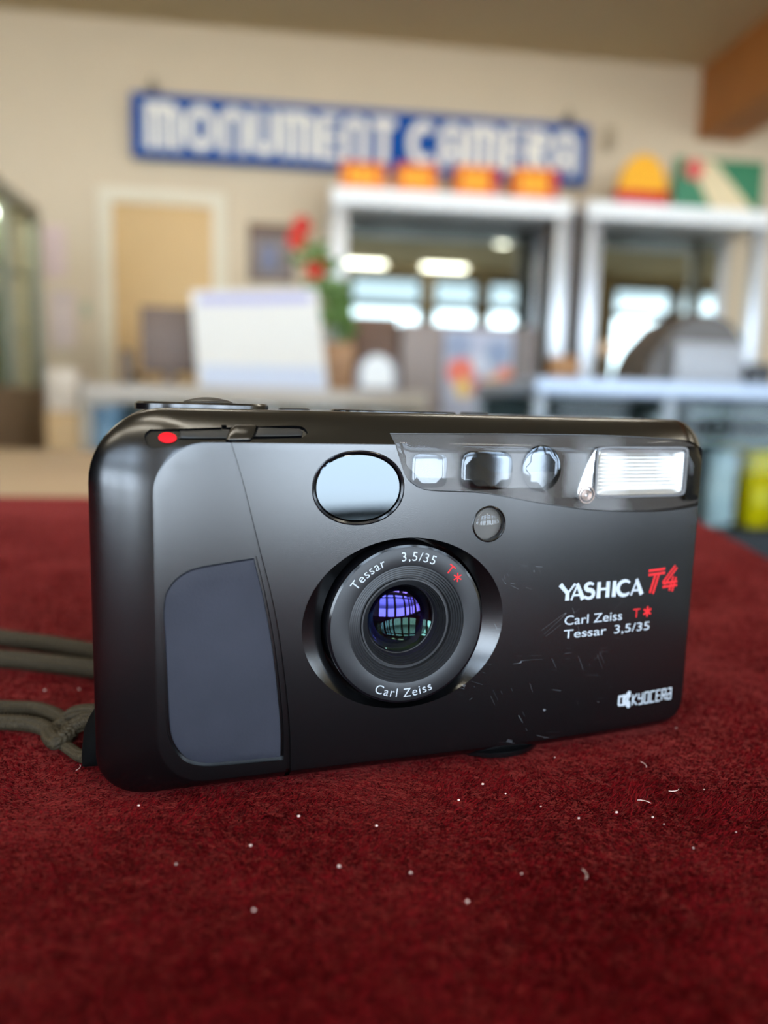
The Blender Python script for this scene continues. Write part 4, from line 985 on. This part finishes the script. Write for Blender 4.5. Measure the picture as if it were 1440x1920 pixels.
# ------------------------------------------------------------------ near glass counter on the right, with goods inside
RY = 1.60
ra = at(1006, 705, RY); RZT = ra.z
steel = mat('blue_grey_metal_top', lin(150, 160, 174), .3, .3, vary=(3, .04))
t = thing('counter', 'glass display counter with a metal rim, right of the compact camera', 'counter', (ra.x, RY, 0)); w = 1.3; D = .55
mb = MB(); mb.box(0, w, 0, D, RZT - .04, RZT, .004); obj('countertop', mb, steel, t)
mb = MB(); mb.box(.01, w - .01, .01, D - .01, 0, .60, .004); obj('base', mb, mat('charcoal_plinth', lin(34, 38, 41), .6, spec=.2, vary=(3, .1)), t)
for x, y in ((0, 0), (0, D - .03), (.30, 0), (.62, 0), (w - .03, 0), (w - .03, D - .03)):
    mb = MB(); mb.box(x, x + .028, y + .002, y + .028, .60, RZT - .04, .003); obj('post', mb, mat('grey_post', lin(132, 138, 142), .45, .3, vary=(9, .04)), t)
mb = MB(); mb.box(.03, w - .03, .012, .017, .60, RZT - .04); obj('front_glass', mb, glass_mat('front_pane', (.90, .94, .93, 1), .12), t, 0)
US = at(1340, 820, RY + .2).z
mb = MB(); mb.box(.02, w - .02, .03, D - .03, US - .008, US); obj('shelf', mb, mat('pale_glass_shelf', lin(150, 160, 160), .2), t, 0)
mb = MB(); mb.box(.02, w - .02, D - .03, D - .015, .60, RZT - .04); obj('back_panel', mb, mat('grey_green_back', lin(58, 68, 66), .6, spec=.1, vary=(4, .25)), t, 0)
def shelfbox(px0, py0, px1, dy, dep, zbase, c_, name, label, cat, band=None):
    p_, q = at(px0, py0, RY + dy), at(px1, py0, RY + dy); z = (p_.z + q.z) / 2
    w_ = (q.x - p_.x) / 2
    t = thing(name, label, cat, ((p_.x + q.x) / 2, RY + dy, zbase))
    mb = MB(); mb.box(-w_, w_, 0, dep, 0, z - zbase, .003); obj('carton', mb, mat(name + '_card', c_, .7, spec=.1, vary=(12, .06)), t)
    if band: mb = MB(); mb.box(-w_ * .8, w_ * .8, -.002, .001, (z - zbase) * band[1], (z - zbase) * band[2]); obj('printed_band', mb, mat(name + '_print', band[0], .6), t, 0)
    return t
ZL = .601
shelfbox(1340, 845, 1386, .10, .06, ZL, lin(190, 200, 204), 'tall_carton', 'tall pale grey carton on the lower shelf of the right counter', 'box', (lin(170, 184, 190), .1, .4))
shelfbox(1389, 850, 1413, .14, .05, ZL, lin(150, 84, 50), 'tall_carton', 'brown and red carton between the grey and yellow cartons', 'box', (lin(178, 60, 44), .55, .8))
shelfbox(1416, 845, 1462, .08, .06, ZL, lin(236, 204, 0), 'tall_carton', 'bright yellow carton on the lower shelf of the right counter', 'box', (lin(250, 226, 60), .3, .5))
shelfbox(1366, 838, 1394, .26, .05, ZL, lin(206, 178, 40), 'tall_carton', 'dull yellow carton at the back of the right counter', 'box')
# cameras on the upper shelf
def small_cam(px, dy, w_, body, label):
    p_ = at(px, 790, RY + dy); t = thing('old_camera', label, 'camera', (p_.x, RY + dy, US + .001))
    mb = MB(); mb.box(-w_ / 2, w_ / 2, 0, .04, 0, .052, .006); obj('body', mb, body, t)
    mb = MB(); mb.box(-w_ / 2 + .004, w_ / 2 - .004, .002, .038, .052, .062, .003); mb.box(-.02, .02, .004, .036, .062, .076, .005); obj('top_plate', mb, alu, t)
    mb = MB(); mb.lathe([(.024, .0), (.024, -.02), (.021, -.024), (.017, -.024), (.015, -.012)], 28, lambda a, b, h: (a, h, .028 + b)); obj('lens', mb, BLK2, t)
    mb = MB(); mb.lathe([(.0152, -.012), (.01, -.016), (.0005, -.017)], 24, lambda a, b, h: (a, h, .028 + b)); obj('glass', mb, gloss, t)
    for s_ in (-1, 1):
        mb = MB(); mb.cyl((s_ * w_ * .36, .02, .062), (s_ * w_ * .36, .02, .07), .008); obj('dial', mb, alu, t)
small_cam(1338, .10, .125, mat('black_leatherette', lin(28, 28, 30), .6, bump=(900, .4, .0003)), 'black bodied old camera on the upper shelf of the right counter')
small_cam(1420, .16, .12, mat('grey_leatherette', lin(70, 72, 72), .6, bump=(900, .4, .0003)), 'grey bodied old camera beside the black one on the upper shelf')
p_ = at(1230, 775, RY + .3); mb = MB(); mb.lathe([(.001, 0), (.03, 0), (.032, .01), (.032, .05), (.028, .055), (.001, .055)], 28, lambda a, b, h: (a, b, h))
t = tag(obj('camera_lens', mb, mat('silver_lens', lin(170, 172, 172), .3, .6)), 'short silver lens standing on the upper shelf of the right counter', 'lens'); t.location = (p_.x, RY + .3, US + .001)
# things standing on it
def hood():
    p_, q = at(1205, 705, RY + .15), at(1405, 705, RY + .15); w_ = (q.x - p_.x) / 2
    t = thing('receipt_printer', 'dark domed machine with a grey front panel on the right counter', 'printer', ((p_.x + q.x) / 2, RY + .15, RZT)); H = at(1320, 588, RY + .2).z - RZT
    prof = [(-1, 0), (-.97, .25), (-.82, .50), (-.62, .68), (-.42, .86), (-.1, .98), (.25, 1.0), (.6, .9), (.85, .7), (.97, .4), (1, 0)]
    mb = MB(); rg = []
    for y, k_ in ((0, .92), (.012, .97), (.04, 1), (.18, 1), (.21, .9)): rg.append([(u * w_ * k_, y, v * H * k_) for u, v in prof])
    mb.loft(rg); obj('hood', mb, mat('dark_brown_plastic', lin(74, 66, 58), .45, vary=(20, .1)), t)
    a_, b_ = at(1262, 645, RY + .14).x - t.location.x, at(1392, 645, RY + .14).x - t.location.x
    mb = MB(); mb.box(a_, b_, -.03, .02, .0, at(1320, 642, RY + .12).z - RZT, .006); obj('front_panel', mb, mat('mid_grey_plastic', lin(150, 150, 152), .45), t)
hood()
o, *_ = boxthing('card_reader', 1408, 682, 1452, RY + .1, .08, RZT, mat('black_plastic', lin(24, 24, 26), .4), 'black card reader right of the domed machine', 'card reader')
o, *_ = boxthing('amber_box', 1036, 668, 1090, RY + .3, .05, RZT, mat('amber_card', lin(150, 104, 58), .6, vary=(12, .1)), 'small amber brown box on the left end of the right counter', 'box')
p_ = at(1137, 655, RY + .35); r = .022
t = thing('round_ornament', 'small peach coloured ball on a dark stand on the right counter', 'ornament', (p_.x, RY + .35, RZT))
mb = MB(); mb.ball((0, 0, p_.z - RZT), r, r, r, 20, 14); obj('ball', mb, mat('peach_glaze', lin(214, 182, 150), .4), t)
mb = MB(); mb.lathe([(.001, 0), (.022, 0), (.02, .006), (.006, .012), (.006, p_.z - RZT - r + .004), (.001, p_.z - RZT - r + .004)], 24, lambda a, b, h: (a, b, h)); obj('stand', mb, dark_w, t)

# ------------------------------------------------------------------ left side: tan side table, tall glass case, cartons
TT = .772
mb = MB(); mb.box(-1.25, .12, YB + .045, 1.46, TT - .035, TT, .004)
t = thing('side_table', 'tan wooden table behind the velvet covered table', 'table', (0, 0, 0)); tanw = mat('tan_wood', lin(178, 152, 122), .45, vary=(5, .08)); obj('tabletop', mb, tanw, t)
for x, y in ((-1.2, YB + .09), (.07, YB + .09), (-1.2, 1.40), (.07, 1.40)):
    mb = MB(); mb.box(x - .025, x + .025, y - .025, y + .025, 0, TT - .035, .003); obj('leg', mb, tanw, t)
pf = at(75, 392, 3.7); CX1 = pf.x; CYa, CYb = 2.9, 3.7; CXa = CX1 - .5; zc0 = at(75, 728, 3.7).z; zc1 = pf.z
t = thing('glass_case', 'tall grey framed glass case along the left side of the shop', 'cabinet', (CX1 - .25, (CYa + CYb) / 2, 0))
hx, hy = .25, (CYb - CYa) / 2; fr_m = mat('grey_green_frame', lin(146, 142, 124), .45, .2, vary=(5, .05))
mb = MB(); mb.box(-hx, hx, -hy, hy, 0, zc0, .006); obj('base', mb, mat('brown_case_base', lin(124, 100, 76), .5, vary=(5, .12)), t)
mb = MB(); mb.box(-hx, hx, -hy, hy, zc1 - .06, zc1, .006); obj('top', mb, fr_m, t)
for x in (-.12, .12):
    mb = MB(); mb.box(x - .02, x + .02, -hy + .06, hy - .06, zc1 - .075, zc1 - .061); obj('fill_strip', mb, case_fill, t)  # strips added to brighten the inside of the case
mb = MB(); mb.box(-hx + .04, hx - .04, -hy + .014, -hy + .02, zc0, zc1 - .06); obj('front_glass', mb, glass_mat('case_front_glass', (.86, .92, .86, 1), .15), t, 0)
for x in (-hx, hx - .04):
    for y in (-hy, -.02, hy - .05):
        mb = MB(); mb.box(x, x + .04, y, y + .05, zc0, zc1 - .06, .004); obj('post', mb, fr_m, t)
mb = MB(); mb.box(hx - .02, hx - .014, -hy + .05, hy - .05, zc0, zc1 - .06); obj('glass', mb, glass_mat('case_glass', (.86, .92, .86, 1), .5), t, 0)
mb = MB(); mb.box(-hx + .02, -hx + .03, -hy + .03, hy - .03, zc0, zc1 - .06); obj('back_panel', mb, mat('sage_panel', lin(205, 206, 176), .6, vary=(2, .08)), t, 0)
dz = (zc1 - zc0 - .06) / 3
for k_ in (1, 2):
    mb = MB(); mb.box(-hx + .03, hx - .03, -hy + .03, hy - .03, zc0 + dz * k_ - .006, zc0 + dz * k_); obj('shelf', mb, mat('pale_shelf', lin(176, 184, 172), .3), t, 0)
cc = t.location
n_ = 0
for k_, names in enumerate((('sage green', 'pale grey', 'cream', 'dull teal'), ('pale teal', 'cream white', 'olive', 'light grey'), ('olive green', 'grey green', 'buff', 'sage'))):
    for j, nm in enumerate(names):
        cdict = {'sage green': lin(150, 160, 120), 'pale grey': lin(190, 190, 180), 'cream': lin(214, 204, 170), 'dull teal': lin(120, 146, 140), 'pale teal': lin(160, 184, 176), 'cream white': lin(226, 222, 206), 'olive': lin(140, 140, 90), 'light grey': lin(176, 178, 174), 'olive green': lin(130, 136, 92), 'grey green': lin(146, 154, 136), 'buff': lin(204, 186, 140), 'sage': lin(160, 168, 132)}
        y = cc.y - hy + .14 + j * .172; h_ = random.uniform(.13, .22)
        mb = MB(); mb.box(-.07, .07, -.065, .065, 0, h_, .004)
        o = obj('display_box', mb, mat('box_card', cdict[nm], .6, vary=(10, .1))); o.location = (CX1 - .18, y, zc0 + dz * k_ + .001)
        tag(o, '%s box on the %s shelf of the tall left glass case' % (nm, ('bottom', 'middle', 'top')[k_]), 'box')
q = at(22, 300, 3.1)
mb = MB(); mb.box(-.09, .09, -.1, .1, 0, .12, .01); mb.cyl((-.03, -.06, .12), (.0, -.06, .15), .05, .04, 20)
o = obj('old_projector', mb, mat('dark_grey_metal', lin(96, 88, 80), .5, .3)); o.location = (CX1 - .18, 3.05, zc1 + .001); tag(o, 'dark grey piece of old equipment on top of the left glass case', 'equipment')
mb = MB(); mb.box(-.05, .05, -.05, .05, 0, .06, .004)
o = obj('yellow_box', mb, mat('ochre_card', lin(206, 170, 90), .6)); o.location = (CX1 - .12, 3.38, zc1 + .001); tag(o, 'small ochre box on top of the left glass case', 'box')
p_, q = at(84, 770, 3.25), at(150, 770, 3.25)
mb = MB(); mb.box(p_.x, q.x, 3.25, 3.5, 0, at(110, 772, 3.25).z, .006); tag(obj('cardboard_box', mb, mat('kraft_card', lin(196, 160, 112), .7, vary=(8, .08))), 'tall kraft cardboard box beside the left glass case', 'box')
z_ = at(110, 772, 3.25).z + .001; p_, q = at(84, 690, 3.28), at(142, 690, 3.28)
mb = MB(); mb.box(p_.x, q.x, 3.28, 3.46, z_, p_.z, .006); tag(obj('cardboard_box', mb, mat('pale_card', lin(206, 190, 170), .7, vary=(8, .06))), 'pale beige carton stacked on the kraft cardboard box', 'box')
